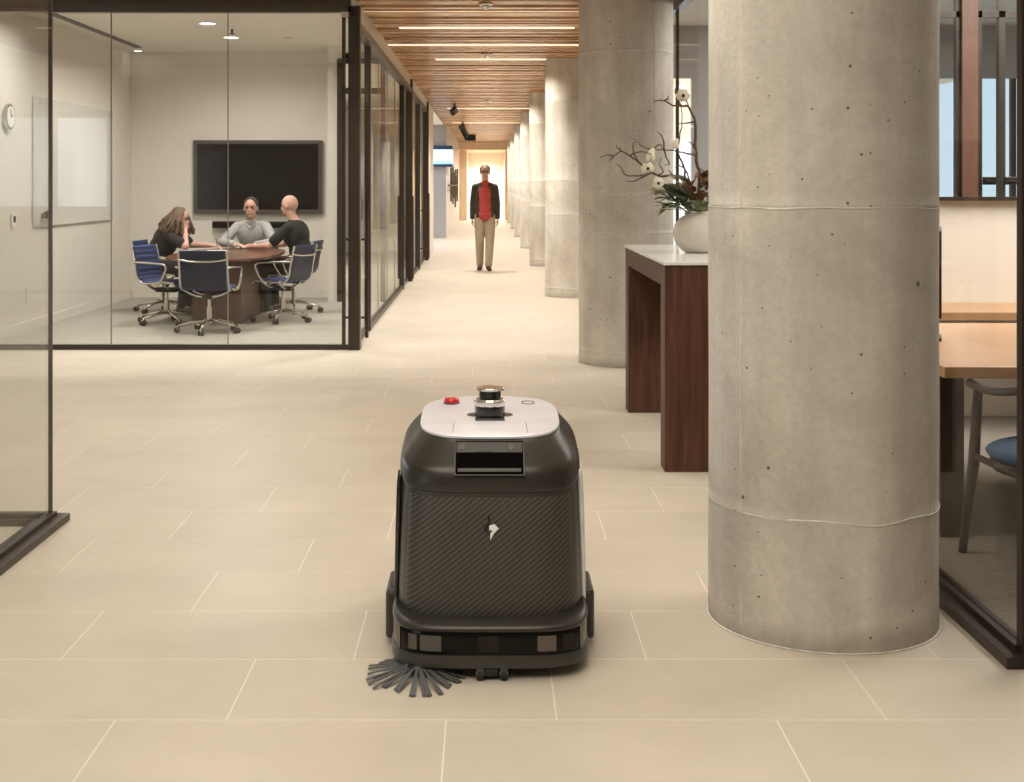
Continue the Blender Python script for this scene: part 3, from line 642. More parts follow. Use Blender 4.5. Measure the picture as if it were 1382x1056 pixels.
for bi, pts in enumerate(branches):
    dy0 = [0, -.10, -.13, -.12, -.1, -.1, .06, .1, .05, 0, 0, 0, .03, -.13, 0, 0, -.12, .05, .05, -.08][bi]
    P = [cp(x, y, dy0*(j/(len(pts)-1) if bi in (0, 1, 6, 7) else 1)) for j, (x, y) in enumerate(pts)]
    P = smoothpts(P, 3); r0 = (.0115 if bi in (0,) else .0085 if bi in (1, 7) else .0055)
    P = [p+Vector((random.uniform(-.003, .003), random.uniform(-.003, .003), random.uniform(-.003, .003))) if 0 < i < len(P)-1 else p for i, p in enumerate(P)]
    obj('branch', tube(NB(), P, [r0*(1-.72*i/(len(P)-1)) for i in range(len(P))], 6), M['bark'], fa, smooth=True)
    # twigs
rnd0 = random.Random(2)
for (x, y, dy, kind, s) in ((435, 165, -.02, 'f', .042), (278, 490, -.1, 'f', .040), (325, 555, -.12, 'f', .036), (398, 378, -.02, 'b', .030), (290, 425, -.1, 'b', .034), (482, 412, 0, 'b', .016), (306, 187, -.02, 'b', .009), (495, 515, 0, 'b', .018), (365, 175, 0, 'b', .010)):
    c = cp(x, y, dy)
    if kind == 'f':
        fb = NB()
        for k in range(6):
            a = 2*PI*k/6+rnd0.uniform(-.2, .2)
            rot = Matrix.Rotation(math.radians(-70), 3, 'X') @ Matrix.Rotation(a, 3, 'Z')
            q = c + rot @ Vector((s*.50, 0, s*.15))
            sph(fb, q, s*rnd0.uniform(.50, .64), (1, .85, .14), 10, 6, rot @ Matrix.Rotation(math.radians(-28), 3, 'Y'))
        fo = obj('bloom', fb, M['petal'], fa, smooth=True)
        obj('flower_center', sph(NB(), c+Vector((0, -s*.25, .003)), s*.24, (1, .7, 1), 10, 8), M['black'], fo, smooth=True)
    else:
        fb = NB(); sph(fb, c, s, (.55, .55, 1.25), 10, 8, Matrix.Rotation(.5, 3, 'Y')); sph(fb, c+Vector((.3*s, -.3*s, -.2*s)), s*.8, (.5, .5, 1.0), 10, 8, Matrix.Rotation(-.3, 3, 'Y'))
        obj('seed_pod', fb, M['petal'] if s > .02 else M['bud'], fa, smooth=True)
def leafmesh(bm, c, d, L, w, fold=.25, up=Vector((0, 0, 1))):
    d = d.normalized(); u = d.cross(up)
    if u.length < .01: u = Vector((1, 0, 0))
    u.normalize(); nn = u.cross(d)
    n = 6; rows = []
    for i in range(n+1):
        t = i/n; ww = w*math.sin(PI*min(1, t*.94+.03))**.75; p = c+d*L*t - nn*(L*.25*t*t)
        rows.append([bm.verts.new(p-u*ww+nn*ww*fold), bm.verts.new(p), bm.verts.new(p+u*ww+nn*ww*fold)])
    for A, B in zip(rows, rows[1:]):
        for k in range(2): bm.faces.new((A[k], A[k+1], B[k+1], B[k]))
    g = bm.faces[:]
    bmesh.ops.solidify(bm, geom=g, thickness=.0012)
rnd = random.Random(11)
leafc = [(345, 600, 'leaf2'), (375, 585, 'leaf'), (340, 640, 'leaf'), (365, 670, 'leaf2'), (395, 625, 'leaf2'), (420, 600, 'leaf'), (400, 600, 'leaf'), (360, 610, 'leaf'), (330, 575, 'leaf2'), (430, 620, 'leaf'), (380, 640, 'leaf'), (350, 655, 'leaf2'), (410, 560, 'leaf2'), (430, 545, 'leaf2'), (450, 580, 'leaf'), (470, 640, 'leaf'), (500, 630, 'leaf2'), (520, 600, 'leafr'), (530, 520, 'leafr'), (540, 560, 'leafr'), (545, 500, 'leafr'), (460, 560, 'leafr'), (470, 670, 'leaf2'), (500, 670, 'leaf2'), (440, 650, 'leaf'), (320, 590, 'leaf2'), (395, 520, 'leaf2'), (560, 600, 'leaf'), (590, 640, 'leaf'), (560, 660, 'leaf2'), (480, 600, 'leafr'), (520, 650, 'leaf')]
for i, (x, y, k) in enumerate(leafc*3):
    j = i//len(leafc)
    c = cp(x+rnd.uniform(-18, 18), y+rnd.uniform(-12, 14), rnd.uniform(-.09, .09))
    base = Vector((0.01, 0, .02)); d = (c-base)
    dd = (d.normalized()+Vector((rnd.uniform(-.6, .6), rnd.uniform(-.9, .5), rnd.uniform(-.5, .5)))).normalized()
    lb_ = NB(); L = rnd.uniform(.055, .105); leafmesh(lb_, c-dd*L*.5, dd, L, L*rnd.uniform(.26, .42)); obj('leaf', lb_, M[k], fa, smooth=True)
stb = NB()
for i, (x, y, k) in enumerate(leafc): tube(stb, smoothpts([(rnd.uniform(-.02, .02), rnd.uniform(-.02, .02), -.03), (cp(x, y)*.5)+Vector((0, 0, .02)), cp(x, y, rnd.uniform(-.05, .05))], 3), .0022, 5)
so = obj('leaf_stems', stb, M['leaf'], fa); so['kind'] = 'stuff'

# ------------------------------------------------------------------ lit display on the wall return and wall art
sg = thing('lit_display_box', 'glowing blue and white display box wrapping the wall corner', 'display', (XW+.071, 35.5, 0))
for nm, mm, e, z0, z1 in (('screen_band', 'signwhite', 0, 2.05, 2.36), ('glow_band', 'signglow', .002, 1.97, 2.05), ('top_band', 'signdark', .004, 2.36, 2.46), ('bottom_band', 'signdark', .004, 1.90, 1.97)):
    b = NB(); bx(b, -.75, .16+e, -.14-e, -.002, z0, z1); bx(b, .002, .16+e, -.002, .9, z0, z1); obj(nm, b, M[mm], sg)

wa = thing('rod_wall_art', 'abstract wall sculpture of thin dark vertical rods on white wall', 'wall art', (XW+.071, 37.0, 0))
for i, (yy, z0, z1) in enumerate(((.4, .95, 1.9), (1.6, 1.1, 1.75), (2.6, .85, 1.95), (3.9, 1.0, 1.8), (5.4, .7, 1.9), (6.6, 1.05, 1.7), (8.2, .85, 1.95))):
    obj('rod', box(.05, .10, yy, yy+.10, z0, z1), M['wallart'], wa)
obj('cross_rod', box(.045, .09, -1.0, 9.0, 1.38, 1.42), M['wallart'], wa)
bk = NB()
for yy in (.45, 8.25): bx(bk, -.0, .05, yy-.02, yy+.02, 1.38, 1.42)
obj('wall_bracket', bk, M['wallart'], wa)

# ------------------------------------------------------------------ meeting table
mt = thing('meeting_table', 'oval reddish wood meeting table with box base', 'table', (-2.78, 14.35, 0))
bm = NB(); ring = [(.56*math.copysign(abs(math.cos(a))**(2/2.6), math.cos(a)), 1.22*math.copysign(abs(math.sin(a))**(2/2.6), math.sin(a))) for a in [2*PI*k/64 for k in range(64)]]
vs_ = []
for (s, z) in ((.965, .665), (1, .682), (1, .692), (.995, .70)): vs_.append([bm.verts.new((x*s, y*s, z)) for x, y in ring])
for A, B in zip(vs_, vs_[1:]):
    for k in range(64): bm.faces.new((A[k], A[(k+1) % 64], B[(k+1) % 64], B[k]))
bm.faces.new(vs_[0][::-1]); bm.faces.new(vs_[-1]); obj('tabletop', bm, M['redwood'], mt)
obj('base', box(-.25, .25, -.62, .55, .004, .665, bev=.004), M['basewood'], mt)
ppr = thing('paper_sheet', 'white paper sheet lying before the woman on the table', 'paper', (-2.99, 14.84, .7015), .3)
obj('sheet', box(-.11, .11, -.15, .15, 0, .002), M['paper'], ppr)

# ------------------------------------------------------------------ office chairs (facing -Y locally)
def make_chair():
    t = thing('office_chair', '', 'chair')
    # sling curve (y,z): from front of seat to the top of back
    cur = smoothpts([(0, -.235, .415), (0, -.215, .445), (0, -.10, .452), (0, .06, .438), (0, .16, .445), (0, .215, .51), (0, .235, .62), (0, .262, .74), (0, .285, .83)], 6)
    n = len(cur)
    def sling(i0, i1, ribs, thick, hw):
        bm = NB(); rows = []
        for i in range(i0, i1):
            p = cur[i]; d = (cur[min(i+1, n-1)]-cur[max(i-1, 0)]).normalized(); nn = Vector((0, -d.z, d.y))
            off = (.010*abs(math.sin(i*PI/3)) if ribs else 0)
            rows.append([bm.verts.new(Vector((x*hw, 0, 0))+p+nn*(s*(thick+off if s > 0 else thick))) for s in (1, -1) for x in ((-1, -.95, -.5, 0, .5, .95, 1) if s > 0 else (1, .95, .5, 0, -.5, -.95, -1))])
        K = 14
        for A, B in zip(rows, rows[1:]):
            for k in range(K): bm.faces.new((A[k], A[(k+1) % K], B[(k+1) % K], B[k]))
        bm.faces.new(rows[0]); bm.faces.new(rows[-1][::-1]); return bm
    m1 = 26
    obj('seat', sling(0, m1, True, .008, .225), M['navy'], t, smooth=True, auto=50)
    obj('backrest', sling(m1-1, n, True, .006, .225), M['navy'], t, smooth=True, auto=50)
    obj('back_shell', sling(m1, n-1, False, .0125, .212), M['navymesh'], t)
    for s in (-1, 1):
        P = [p+Vector((s*.238, 0, 0)) for p in cur]
        obj('side_frame', tube(NB(), P, .013, 8), M['alu'], t, smooth=True)
        ar = smoothpts([(s*.245, .245, .66), (s*.285, .20, .665), (s*.295, .0, .655), (s*.29, -.13, .645), (s*.288, -.165, .60), (s*.28, -.10, .47), (s*.26, -.04, .425), (s*.245, .02, .43)], 5)
        obj('armrest', tube(NB(), ar, .0125, 8), M['alu'], t, smooth=True)
    sp = NB()
    tube(sp, smoothpts([(-.238, .27, .745), (-.12, .30, .725), (.12, .30, .725), (.238, .27, .745)], 4), .011, 8)
    obj('back_stretcher', sp, M['alu'], t, smooth=True)
    sp = NB(); tube(sp, smoothpts([(-.238, .10, .435), (-.1, .08, .37), (.1, .08, .37), (.238, .10, .435)], 4), .014, 8); tube(sp, smoothpts([(-.238, -.12, .445), (-.1, -.08, .38), (.1, -.08, .38), (.238, -.12, .445)], 4), .014, 8)
    obj('seat_stretcher', sp, M['alu'], t, smooth=True)
    mc = NB(); bx(mc, -.05, .05, -.12, .12, .335, .385, bev=.012); tube(mc, [(.05, .0, .36), (.20, -.02, .355)], .006, 6); obj('tilt_mechanism', mc, M['black'], t)
    gc = NB(); cyl(gc, (0, 0, .09), (0, 0, .25), .027); cyl(gc, (0, 0, .25), (0, 0, .34), .016); obj('gas_column', gc, M['alu'], t, smooth=True, auto=40)
    for k in range(5):
        a = 2*PI*k/5+.3; c, s = math.cos(a), math.sin(a)
        sb_ = NB(); tube(sb_, [(c*.015, s*.015, .125), (c*.15, s*.15, .105), (c*.30, s*.30, .072)], [.022, .017, .012], 8); obj('base_arm', sb_, M['alu'], t, smooth=True)
        cb = NB(); e = Vector((c*.305, s*.305, 0)); pr = Vector((-s, c, 0))
        for q in (-1, 1): cyl(cb, e+pr*(q*.007)+Vector((c*.012, s*.012, .030)), e+pr*(q*.026)+Vector((c*.012, s*.012, .030)), .030, seg=18)
        cs = obj('caster', cb, M['rubber'], t); hb_ = NB(); sph(hb_, e+Vector((c*.005, s*.005, .046)), .028, (1, 1, .75), 10, 8); cyl(hb_, e+Vector((0, 0, .05)), e+Vector((0, 0, .078)), .008); obj('caster_hood', hb_, M['alu'], cs, smooth=True)
    return t
ch0 = make_chair()
spots_ = [(-2.70, 12.98, 178, 'office chair with its dark navy back turned towards the glass front'),
          (-3.31, 13.80, 72, 'empty navy ribbed office chair nearest the left wall'),
          (-3.66, 15.06, 84, 'navy office chair that the woman sits in'),
          (-2.14, 13.98, -112, 'empty navy office chair right of the table, in front of the bald man'),
          (-2.17, 15.02, -98, 'navy office chair that the bald man in black sits in'),
          (-2.76, 15.98, 0, 'navy office chair under the man in grey shirt')]
for i, (x, y, r, lb) in enumerate(spots_):
    o = ch0 if i == 0 else copy_tree(ch0)
    o.location = (x, y, .004); o.rotation_euler = (0, 0, math.radians(r)); o.scale = (.97, .97, .97); o['label'] = lb; o['group'] = 'office chairs round the meeting table'

# ------------------------------------------------------------------ people
def cap(bm, p0, r0, p1, r1):
    p0 = Vector(p0); p1 = Vector(p1); cyl(bm, p0, p1, r0, r1, 14); sph(bm, p0, r0, u=14, v=10); sph(bm, p1, r1, u=14, v=10)
def basis(fwd, up=Vector((0, 0, 1))):
    f = Vector(fwd).normalized(); r = f.cross(up).normalized(); u = r.cross(f); return r, f, u
def hand(bm, wrist, d, pn, side, curl=.5, s=1.0):
    """d finger direction, pn palm normal, side +1/-1 = thumb side sign along d x pn"""
    d = Vector(d).normalized(); pn = Vector(pn); pn = (pn-d*pn.dot(d)).normalized(); r = d.cross(pn)*side; w = Vector(wrist)
    for k in range(4):
        o = (k-1.5)*.019*s
        b0 = w+d*.015*s+r*o*.6; b1 = w+d*.085*s+r*o
        cap(bm, b0, .013*s, b1, .0115*s)
        L = (.036, .044, .048, .042)[k]*s; ln = L*.95
        a = curl*.9; d1 = (d*math.cos(a)+pn*math.sin(a)); p1 = b1+d1*ln
        a2 = curl*1.9; d2 = (d*math.cos(a2)+pn*math.sin(a2)); p2 = p1+d2*ln*.85
        cap(bm, b1, .0095*s, p1, .0085*s); cap(bm, p1, .0085*s, p2, .007*s)
    t0 = w+d*.025*s+r*.022*s; t1 = t0+(d*.6+r*.75+pn*.25).normalized()*.042*s; t2 = t1+(d*.9+r*.1+pn*.35).normalized()*.032*s
    cap(bm, t0, .014*s, t1, .011*s); cap(bm, t1, .0105*s, t2, .0085*s)
def person(label, loc, rz, J, top, topm, leg_m, skin, hair, short=False, jacket=None, s=1.0, voxel=.0075):
    t = thing('person', label, 'person', loc, rz)
    V = lambda k: Vector(J[k])
    B = NB()
    pel, ch, nk, hd = V('pelvis'), V('chest'), V('neck'), V('head')
    # torso
    for a in (0,):
        q = (ch-pel).to_track_quat('Z', 'Y').to_matrix() if (ch-pel).length else Matrix.Identity(3)
    wd = J.get('w', 1.0)
    sph(B, pel, .15, (1.05*wd, .78, .85), 20, 14); sph(B, pel.lerp(ch, .5), .14, (1.02*wd, .74, 1.2), 20, 14); sph(B, ch, .17, (1.02*wd, .72, .98), 20, 14)
    cap(B, ch+Vector((0, 0, .10)), .075, nk, .056); cap(B, nk, .056, hd+Vector((0, .01, -.06)), .056)
    # head
    fr_ = Vector(J.get('face', (0, -1, 0))).normalized(); r_, f_, u_ = basis(fr_)
    R = Matrix((r_, f_, u_)).transposed()
    sph(B, hd+R @ Vector((0, -.012, .02)), .098, (.80, .98, .98), 24, 16, R)
    sph(B, hd+R @ Vector((0, .030, -.052)), .066, (.82, .85, .95), 20, 12, R)          # jaw
    sph(B, hd+R @ Vector((0, .098, -.022)), .013, (.85, 1.1, 1.5), 10, 8, R)           # nose
    sph(B, hd+R @ Vector((0, .080, -.098)), .018, (1.2, .8, .8), 10, 8, R)             # chin
    for sx_ in (-1, 1): sph(B, hd+R @ Vector((sx_*.080, -.005, -.015)), .028, (.35, .65, 1.1), 10, 8, R)
    for L in 'lr':
        sh, el, wr = V('sh_'+L), V('el_'+L), V('wr_'+L)
        cap(B, ch+Vector((0, 0, .05)), .070, sh, .050); cap(B, nk+Vector((0, 0, -.05)), .045, sh, .042); cap(B, sh, .050, el, .038); cap(B, el, .041, wr, .026)
        hp, kn, an, to = V('hip_'+L), V('kn_'+L), V('an_'+L), V('toe_'+L)
        cap(B, hp, .088, kn, .056); cap(B, kn, .056, kn.lerp(an, .3), .056); cap(B, kn.lerp(an, .3), .056, an, .036); cap(B, an, .036, an+Vector((0, 0, -.04)), .035); cap(B, an+Vector((0, 0, -.035)), .034, to, .028)
        hdir, hpn, hside, hc = J['hand_'+L]; hand(B, wr, hdir, hpn, hside, hc)
    obj('body', remesh(B, voxel, 3), skin, t)
    # face details
    eb = NB()
    for sx_ in (-1, 1): sph(eb, hd+R @ Vector((sx_*.031, .078, .005)), .011, (1.2, .7, .8), 10, 8, R)
    obj('eyes', eb, M['eye'], t, smooth=True)
    obj('mouth', sph(NB(), hd+R @ Vector((0, .083, -.066)), .021, (1.1, .45, .28), 12, 8, R), M['lip'], t, smooth=True)
    bb = NB()
    for sx_ in (-1, 1): sph(bb, hd+R @ Vector((sx_*.031, .082, .027)), .018, (1.1, .35, .22), 10, 8, R)
    obj('eyebrows', bb, M['hairdark'] if not hair or hair[0] != 'hairgrey' else M['hairgrey'], t, smooth=True)
    if hair:
        hm, style = hair; hb_ = NB()
        sph(hb_, hd+R @ Vector((0, -.028, .034)), .103, (.85, .95, .90), 24, 16, R)
        if style == 'long':
            rn = random.Random(5)
            for k in range(60):
                a = rn.uniform(-2.5, 2.5); rr = .088
                p0 = hd+R @ Vector((rr*math.sin(a), -.02-rr*math.cos(a)*.85, .06)); 
                pts = [p0]
                for j in range(6): pts.append(pts[-1]+R @ Vector((math.sin(a)*.018+rn.uniform(-.02, .02), -.016*math.cos(a)+rn.uniform(-.02, .02), -.036)))
                for a_, b_ in zip(pts, pts[1:]): cap(hb_, a_, .017, b_, .016)
        obj('hair', remesh(hb_, .008, 2), M[hm], t)
    # clothes: shirt
    g = .013
    T = NB(); sph(T, pel+Vector((0, 0, .03)), .15+g, (1.05*wd, .80, .85), 20, 14); sph(T, pel.lerp(ch, .5), .142+g, (1.03*wd, .76, 1.2), 20, 14); sph(T, ch, .17+g, (1.03*wd, .74, .96), 20, 14)
    cap(T, ch+Vector((0, 0, .07)), .08, nk+Vector((0, 0, -.055)), .064)
    for L in 'lr':
        sh, el, wr = V('sh_'+L), V('el_'+L), V('wr_'+L)
        cap(T, ch+Vector((0, 0, .05)), .075, sh, .050+g); cap(T, nk+Vector((0, 0, -.055)), .052, sh, .046+g); e2 = sh.lerp(el, .72) if short else el
        cap(T, sh, .050+g, e2, .043+g if not short else .048+g)
        if not short: cap(T, el, .043+g, el.lerp(wr, .93), .028+g)
    if jacket:
        for q in (-1, 1): cap(T, pel+Vector((q*.10, .0, -.02)), .085, ch+Vector((q*.10, 0, 0)), .08); cap(T, pel+Vector((q*.115, -.075, -.04)), .035, ch+Vector((q*.10, -.10, .02)), .032)
        sph(T, pel+Vector((0, .03, -.03)), .15, (1.1, .75, .7), 20, 14)
        obj('jacket', remesh(T, voxel, 2), jacket, t)
        P = NB(); sph(P, ch+Vector((0, -.070, -.02)), .150, (.80, .74, 1.10), 20, 14); sph(P, pel.lerp(ch, .45)+Vector((0, -.066, 0)), .138, (.84, .78, 1.5), 20, 14); sph(P, pel+Vector((0, -.060, .0)), .135, (.90, .86, .95), 20, 14); sph(P, pel+Vector((0, -.03, -.01)), .15, (.9, .8, .7), 20, 14); cap(P, ch+Vector((0, -.05, .08)), .05, nk+Vector((0, -.02, -.03)), .050)
        obj('shirt', remesh(P, voxel, 2), topm, t)
    else: obj('shirt', remesh(T, voxel, 2), topm, t)
    Q = NB(); sph(Q, pel+Vector((0, 0, -.02)), .15+g*.6, (1.03*wd, .78, .75), 20, 14)
    for L in 'lr':
        hp, kn, an = V('hip_'+L), V('kn_'+L), V('an_'+L)
        cap(Q, hp, .088+g, kn, .062+g); cap(Q, kn, .062+g, an+Vector((0, 0, .01)), .046+g)
    obj('trousers', remesh(Q, voxel, 2), leg_m, t)
    for L in 'lr':
        an, to = V('an_'+L), V('toe_'+L); Z = NB(); b0 = Vector((an.x, an.y, max(.045, to.z+.012))); hd_ = (to-b0); hd_.z = 0; hd_.normalize()
        cap(Z, an+Vector((0, 0, -.01)), .044, b0-hd_*.03, .044); cap(Z, b0-hd_*.03, .043, to+hd_*.025, .036)
        for v in Z.verts: v.co.z = max(v.co.z, .003)
        obj('shoe', remesh(Z, .006, 1), M['shoe'], t)
    return t, hd, R
# walking man, faces -Y
walk = dict(pelvis=(0, 0, .95), chest=(0, .0, 1.29), neck=(0, 0, 1.50), head=(0, -.015, 1.645), face=(0, -1, -.05), w=.90,
    sh_l=(-.160, 0, 1.385), el_l=(-.200, .03, 1.12), wr_l=(-.215, -.03, .87), sh_r=(.160, 0, 1.385), el_r=(.200, .01, 1.12), wr_r=(.212, -.04, .87),
    hip_l=(-.085, 0, .92), kn_l=(-.09, -.04, .50), an_l=(-.085, .06, .10), toe_l=(-.095, -.08, .035), hip_r=(.085, 0, .92), kn_r=(.08, -.07, .50), an_r=(.06, -.10, .09), toe_r=(.075, -.25, .032),
    hand_l=((0, -.05, -1), (1, -.1, 0), -1, .5), hand_r=((0, -.05, -1), (-1, -.1, 0), 1, .5))
pm, hd, R = person('person walking up the corridor in dark jacket, red shirt and khaki trousers', (-.03, 22.3, 0), 0, walk, 0, M['redshirt'], M['khaki'], M['skin'], ('hairgrey', 'short'), jacket=M['jacket'])
gb = NB()
for sx_ in (-1, 1): tube(gb, [hd+R @ (Vector((sx_*.033, .096, .005))+Vector((math.cos(a)*.024, 0, math.sin(a)*.018))) for a in [2*PI*k/16 for k in range(16)]], .003, 6, True)
tube(gb, [hd+R @ Vector((-.009, .098, .01)), hd+R @ Vector((.009, .098, .01))], .003, 6)
for sx_ in (-1, 1): tube(gb, [hd+R @ Vector((sx_*.057, .094, .01)), hd+R @ Vector((sx_*.083, .0, .008))], .003, 6)
obj('glasses', gb, M['black'], pm)
obj('shirt_collar', tube(NB(), [(-.06, -.075, 1.475), (-.03, -.12, 1.43), (0, -.14, 1.40), (.03, -.12, 1.43), (.06, -.075, 1.475)], .014, 8), M['redshirt'], pm)
# seated poses, face -Y
def seat(lean=.10, elx=.25, hands=None, **kw):
    J = dict(pelvis=(0, .03, .555), chest=(0, -lean*.6, .86), neck=(0, -lean*1.15, 1.035), head=(0, -lean*1.5, 1.165), face=(0, -1, -.1),
      sh_l=(-.170, -lean*.85, .935), sh_r=(.170, -lean*.85, .935), el_l=(-elx, -.18-lean, .745), el_r=(elx, -.18-lean, .745), wr_l=(-.10, -.40-lean, .755), wr_r=(.10, -.40-lean, .755),
      hip_l=(-.095, 0, .54), hip_r=(.095, 0, .54), kn_l=(-.14, -.42, .52), kn_r=(.14, -.42, .52), an_l=(-.12, -.36, .10), an_r=(.12, -.36, .10), toe_l=(-.13, -.50, .035), toe_r=(.13, -.50, .035),
      hand_l=((.8, -.6, 0), (0, 0, -1), -1, .35), hand_r=((-.8, -.6, 0), (0, 0, -1), 1, .35), w=1.0)
    J.update(kw); return J
pg, hdg, Rg = person('seated person in grey checked shirt facing the camera, hands together on table', (-2.78, 15.86, .004), 0, seat(.10, el_l=(-.30, -.30, .76), el_r=(.30, -.30, .76), wr_l=(-.12, -.50, .745), wr_r=(.12, -.50, .745)), 0, M['greyshirt'], M['trous'], M['skinl'], ('hairdark', 'short'))
obj('shirt_collar', tube(NB(), [(-.062, -.08, 1.0), (-.04, -.17, .955), (0, -.20, .915), (.04, -.17, .955), (.062, -.08, 1.0)], .016, 8), M['greyshirt'], pg)
person('seated bald person in black t-shirt with back turned, forearm on table', (-2.08, 14.93, .004), math.radians(-102), seat(.08, w=1.10, sh_l=(-.185, -.09, .95), sh_r=(.185, -.09, .95), neck=(0, -.10, 1.06), head=(0, -.14, 1.20), chest=(0, -.05, .87), el_l=(-.27, -.30, .76), wr_l=(-.16, -.52, .745), el_r=(.26, -.28, .76), wr_r=(.14, -.50, .745), face=(-.15, -1, -.1)), 0, M['blackcloth'], M['trous'], M['skinl'], None, short=True)
wj = seat(.20, w=.92, face=(-.1, -1, -.2), head=(0, -.30, 1.06), neck=(0, -.24, .95), chest=(0, -.12, .80), sh_l=(-.16, -.20, .88), sh_r=(.16, -.20, .88), el_l=(-.20, -.42, .755), wr_l=(-.06, -.37, .93), el_r=(.20, -.36, .755), wr_r=(.14, -.60, .75), hand_l=((.35, .1, 1), (.3, .6, 0), -1, .9), hand_r=((-.2, -1, -.05), (0, 0, -1), 1, .55))
pw, hd, R = person('seated person with long wavy brown hair in dark top, hand at chin', (-3.72, 14.95, .004), math.radians(84), wj, 0, M['darktop'], M['trous'], M['skinl'], ('hairbrown', 'long'), short=True)
pn = thing('ballpoint_pen', 'dark pen held upright over the paper by seated woman', 'pen', (0, 0, 0))
a = math.radians(84); wx, wy = .10, -.70
X = -3.72+wx*math.cos(a)-wy*math.sin(a); Y = 14.95+wx*math.sin(a)+wy*math.cos(a)
pn.location = (X, Y, .705)
obj('barrel', tube(NB(), [(0, 0, .01), (-.03, 0, .13)], .005, 8), M['black'], pn); obj('tip', tube(NB(), [(.003, 0, 0), (0, 0, .01)], [.001, .004], 8), M['chrome'], pn)

# ------------------------------------------------------------------ robot
RB = thing('cleaning_robot', 'black floor cleaning robot with carbon panel and silver top', 'robot', (.010, 3.885, 0), 0)
def ring(hw, yf, yb, e, zf, zb, n=72, t0=0, t1=2*PI, closed=True):
    out = []; mid = (yf+yb)/2; hd_ = (yb-yf)/2
    for k in range(n if closed else n+1):
        a = t0+(t1-t0)*k/n; c, s = math.cos(a), math.sin(a)
        x = hw*math.copysign(abs(c)**(2/e), c); y = mid+hd_*math.copysign(abs(s)**(2/e), s); f_ = (y-yf)/(yb-yf)
        out.append((x, y, zf+(zb-zf)*f_))
    return out
def loft(secs, cap_=True, closed=True, **k):
    bm = NB(); R_ = [[bm.verts.new(p) for p in ring(*s, closed=closed, **k)] for s in secs]
    n = len(R_[0])
    for A, B in zip(R_, R_[1:]):
        for i in range(n if closed else n-1): bm.faces.new((A[i], A[(i+1) % n], B[(i+1) % n], B[i]))
    if cap_ and closed: bm.faces.new(R_[0][::-1]); bm.faces.new(R_[-1])
    return bm
E = 4.2
body = [(.290, .115, .80, E, .10, .10), (.291, .105, .81, E, .15, .15), (.287, .118, .81, E, .30, .30), (.284, .142, .81, E, .44, .44), (.281, .158, .81, E, .512, .59)]
obj('body_shell', loft(body, n=96), M['char2'], RB, smooth=True, auto=40)
# carbon front panel, an offset patch of the front face
def interp(secs, z):
    for a, b in zip(secs, secs[1:]):
        if a[4] <= z <= b[4]+1e-6:
            t = (z-a[4])/(b[4]-a[4]); return tuple(a[i]+(b[i]-a[i])*t for i in range(6))
    return secs[-1]
pb_ = NB(); rows = []
for j in range(25):
    z = .146+(.500-.146)*j/24
    s = interp(body, z); row = []
    for k in range(41):
        u = -1+2*k/40; xh = .262-.014*(z-.146)/.35; x = u*xh
        hw, yf, yb = s[0], s[1], s[2]; mid = (yf+yb)/2; hd_ = (yb-yf)/2
        y = mid-hd_*(max(0, 1-(abs(x)/hw)**E))**(1/E)-.004
        row.append((x, y, z))
    rows.append(row)
fv = [[pb_.verts.new(p) for p in r] for r in rows]; bv = [[pb_.verts.new((p[0], p[1]+.008, p[2])) for p in r] for r in rows]
for j in range(24):
    for k in range(40):
        pb_.faces.new((fv[j][k], fv[j][k+1], fv[j+1][k+1], fv[j+1][k])); pb_.faces.new((bv[j][k], bv[j+1][k], bv[j+1][k+1], bv[j][k+1]))
for j in range(24):
    pb_.faces.new((fv[j][0], fv[j+1][0], bv[j+1][0], bv[j][0])); pb_.faces.new((fv[j][40], bv[j][40], bv[j+1][40], fv[j+1][40]))
for k in range(40):
    pb_.faces.new((fv[0][k], bv[0][k], bv[0][k+1], fv[0][k+1])); pb_.faces.new((fv[24][k], fv[24][k+1], bv[24][k+1], bv[24][k]))
cpanel = obj('carbon_panel', pb_, M['carbon'], RB, smooth=True, auto=50)
# side strips
for s_, mm, lb in ((1, M['silverstrip'], 'silver side strip'), (-1, M['gloss'], None)):
    sb_ = NB(); pts = [(s_*.280, .30, .55), (s_*.283, .285, .50), (s_*.287, .28, .36), (s_*.290, .28, .22), (s_*.291, .28, .155)]
    tube(sb_, smoothpts(pts, 5), .009, 8); o = obj('side_strip', sb_, mm, RB, smooth=True)
    if lb: o['label'] = lb
# head
head = [(.280, .160, .815, E, .510, .585), (.284, .155, .82, E, .513, .590), (.286, .154, .82, E, .524, .600), (.2865, .156, .82, E, .545, .615), (.283, .166, .815, E, .578, .628), (.270, .186, .805, 4.0, .603, .648), (.250, .208, .79, 3.8, .628, .670), (.233, .228, .775, 3.5, .650, .689), (.226, .238, .772, 3.4, .659, .697)]
def dense(secs, m=4):
    out = []
    for i in range(len(secs)-1):
        p0 = secs[max(0, i-1)]; p1 = secs[i]; p2 = secs[i+1]; p3 = secs[min(len(secs)-1, i+2)]
        for k in range(m):
            t = k/m; out.append(tuple(.5*((2*b)+(c-a)*t+(2*a-5*b+4*c-d)*t*t+(3*b-a-3*c+d)*t**3) for a, b, c, d in zip(p0, p1, p2, p3)))
    out.append(secs[-1]); return out
obj('head_housing', loft(dense(head), n=96), M['char'], RB, smooth=True, auto=50)
plate = [(.220, .240, .765, 3.2, .657, .696), (.226, .236, .77, 3.2, .661, .701), (.225, .2365, .769, 3.2, .667, .706), (.219, .243, .763, 3.2, .670, .709)]
top = obj('top_plate', loft(plate, n=96), M['plate'], RB, smooth=True, auto=35)
ZT = lambda y: .670+.039*(y-.243)/(.52)
pl = NB()
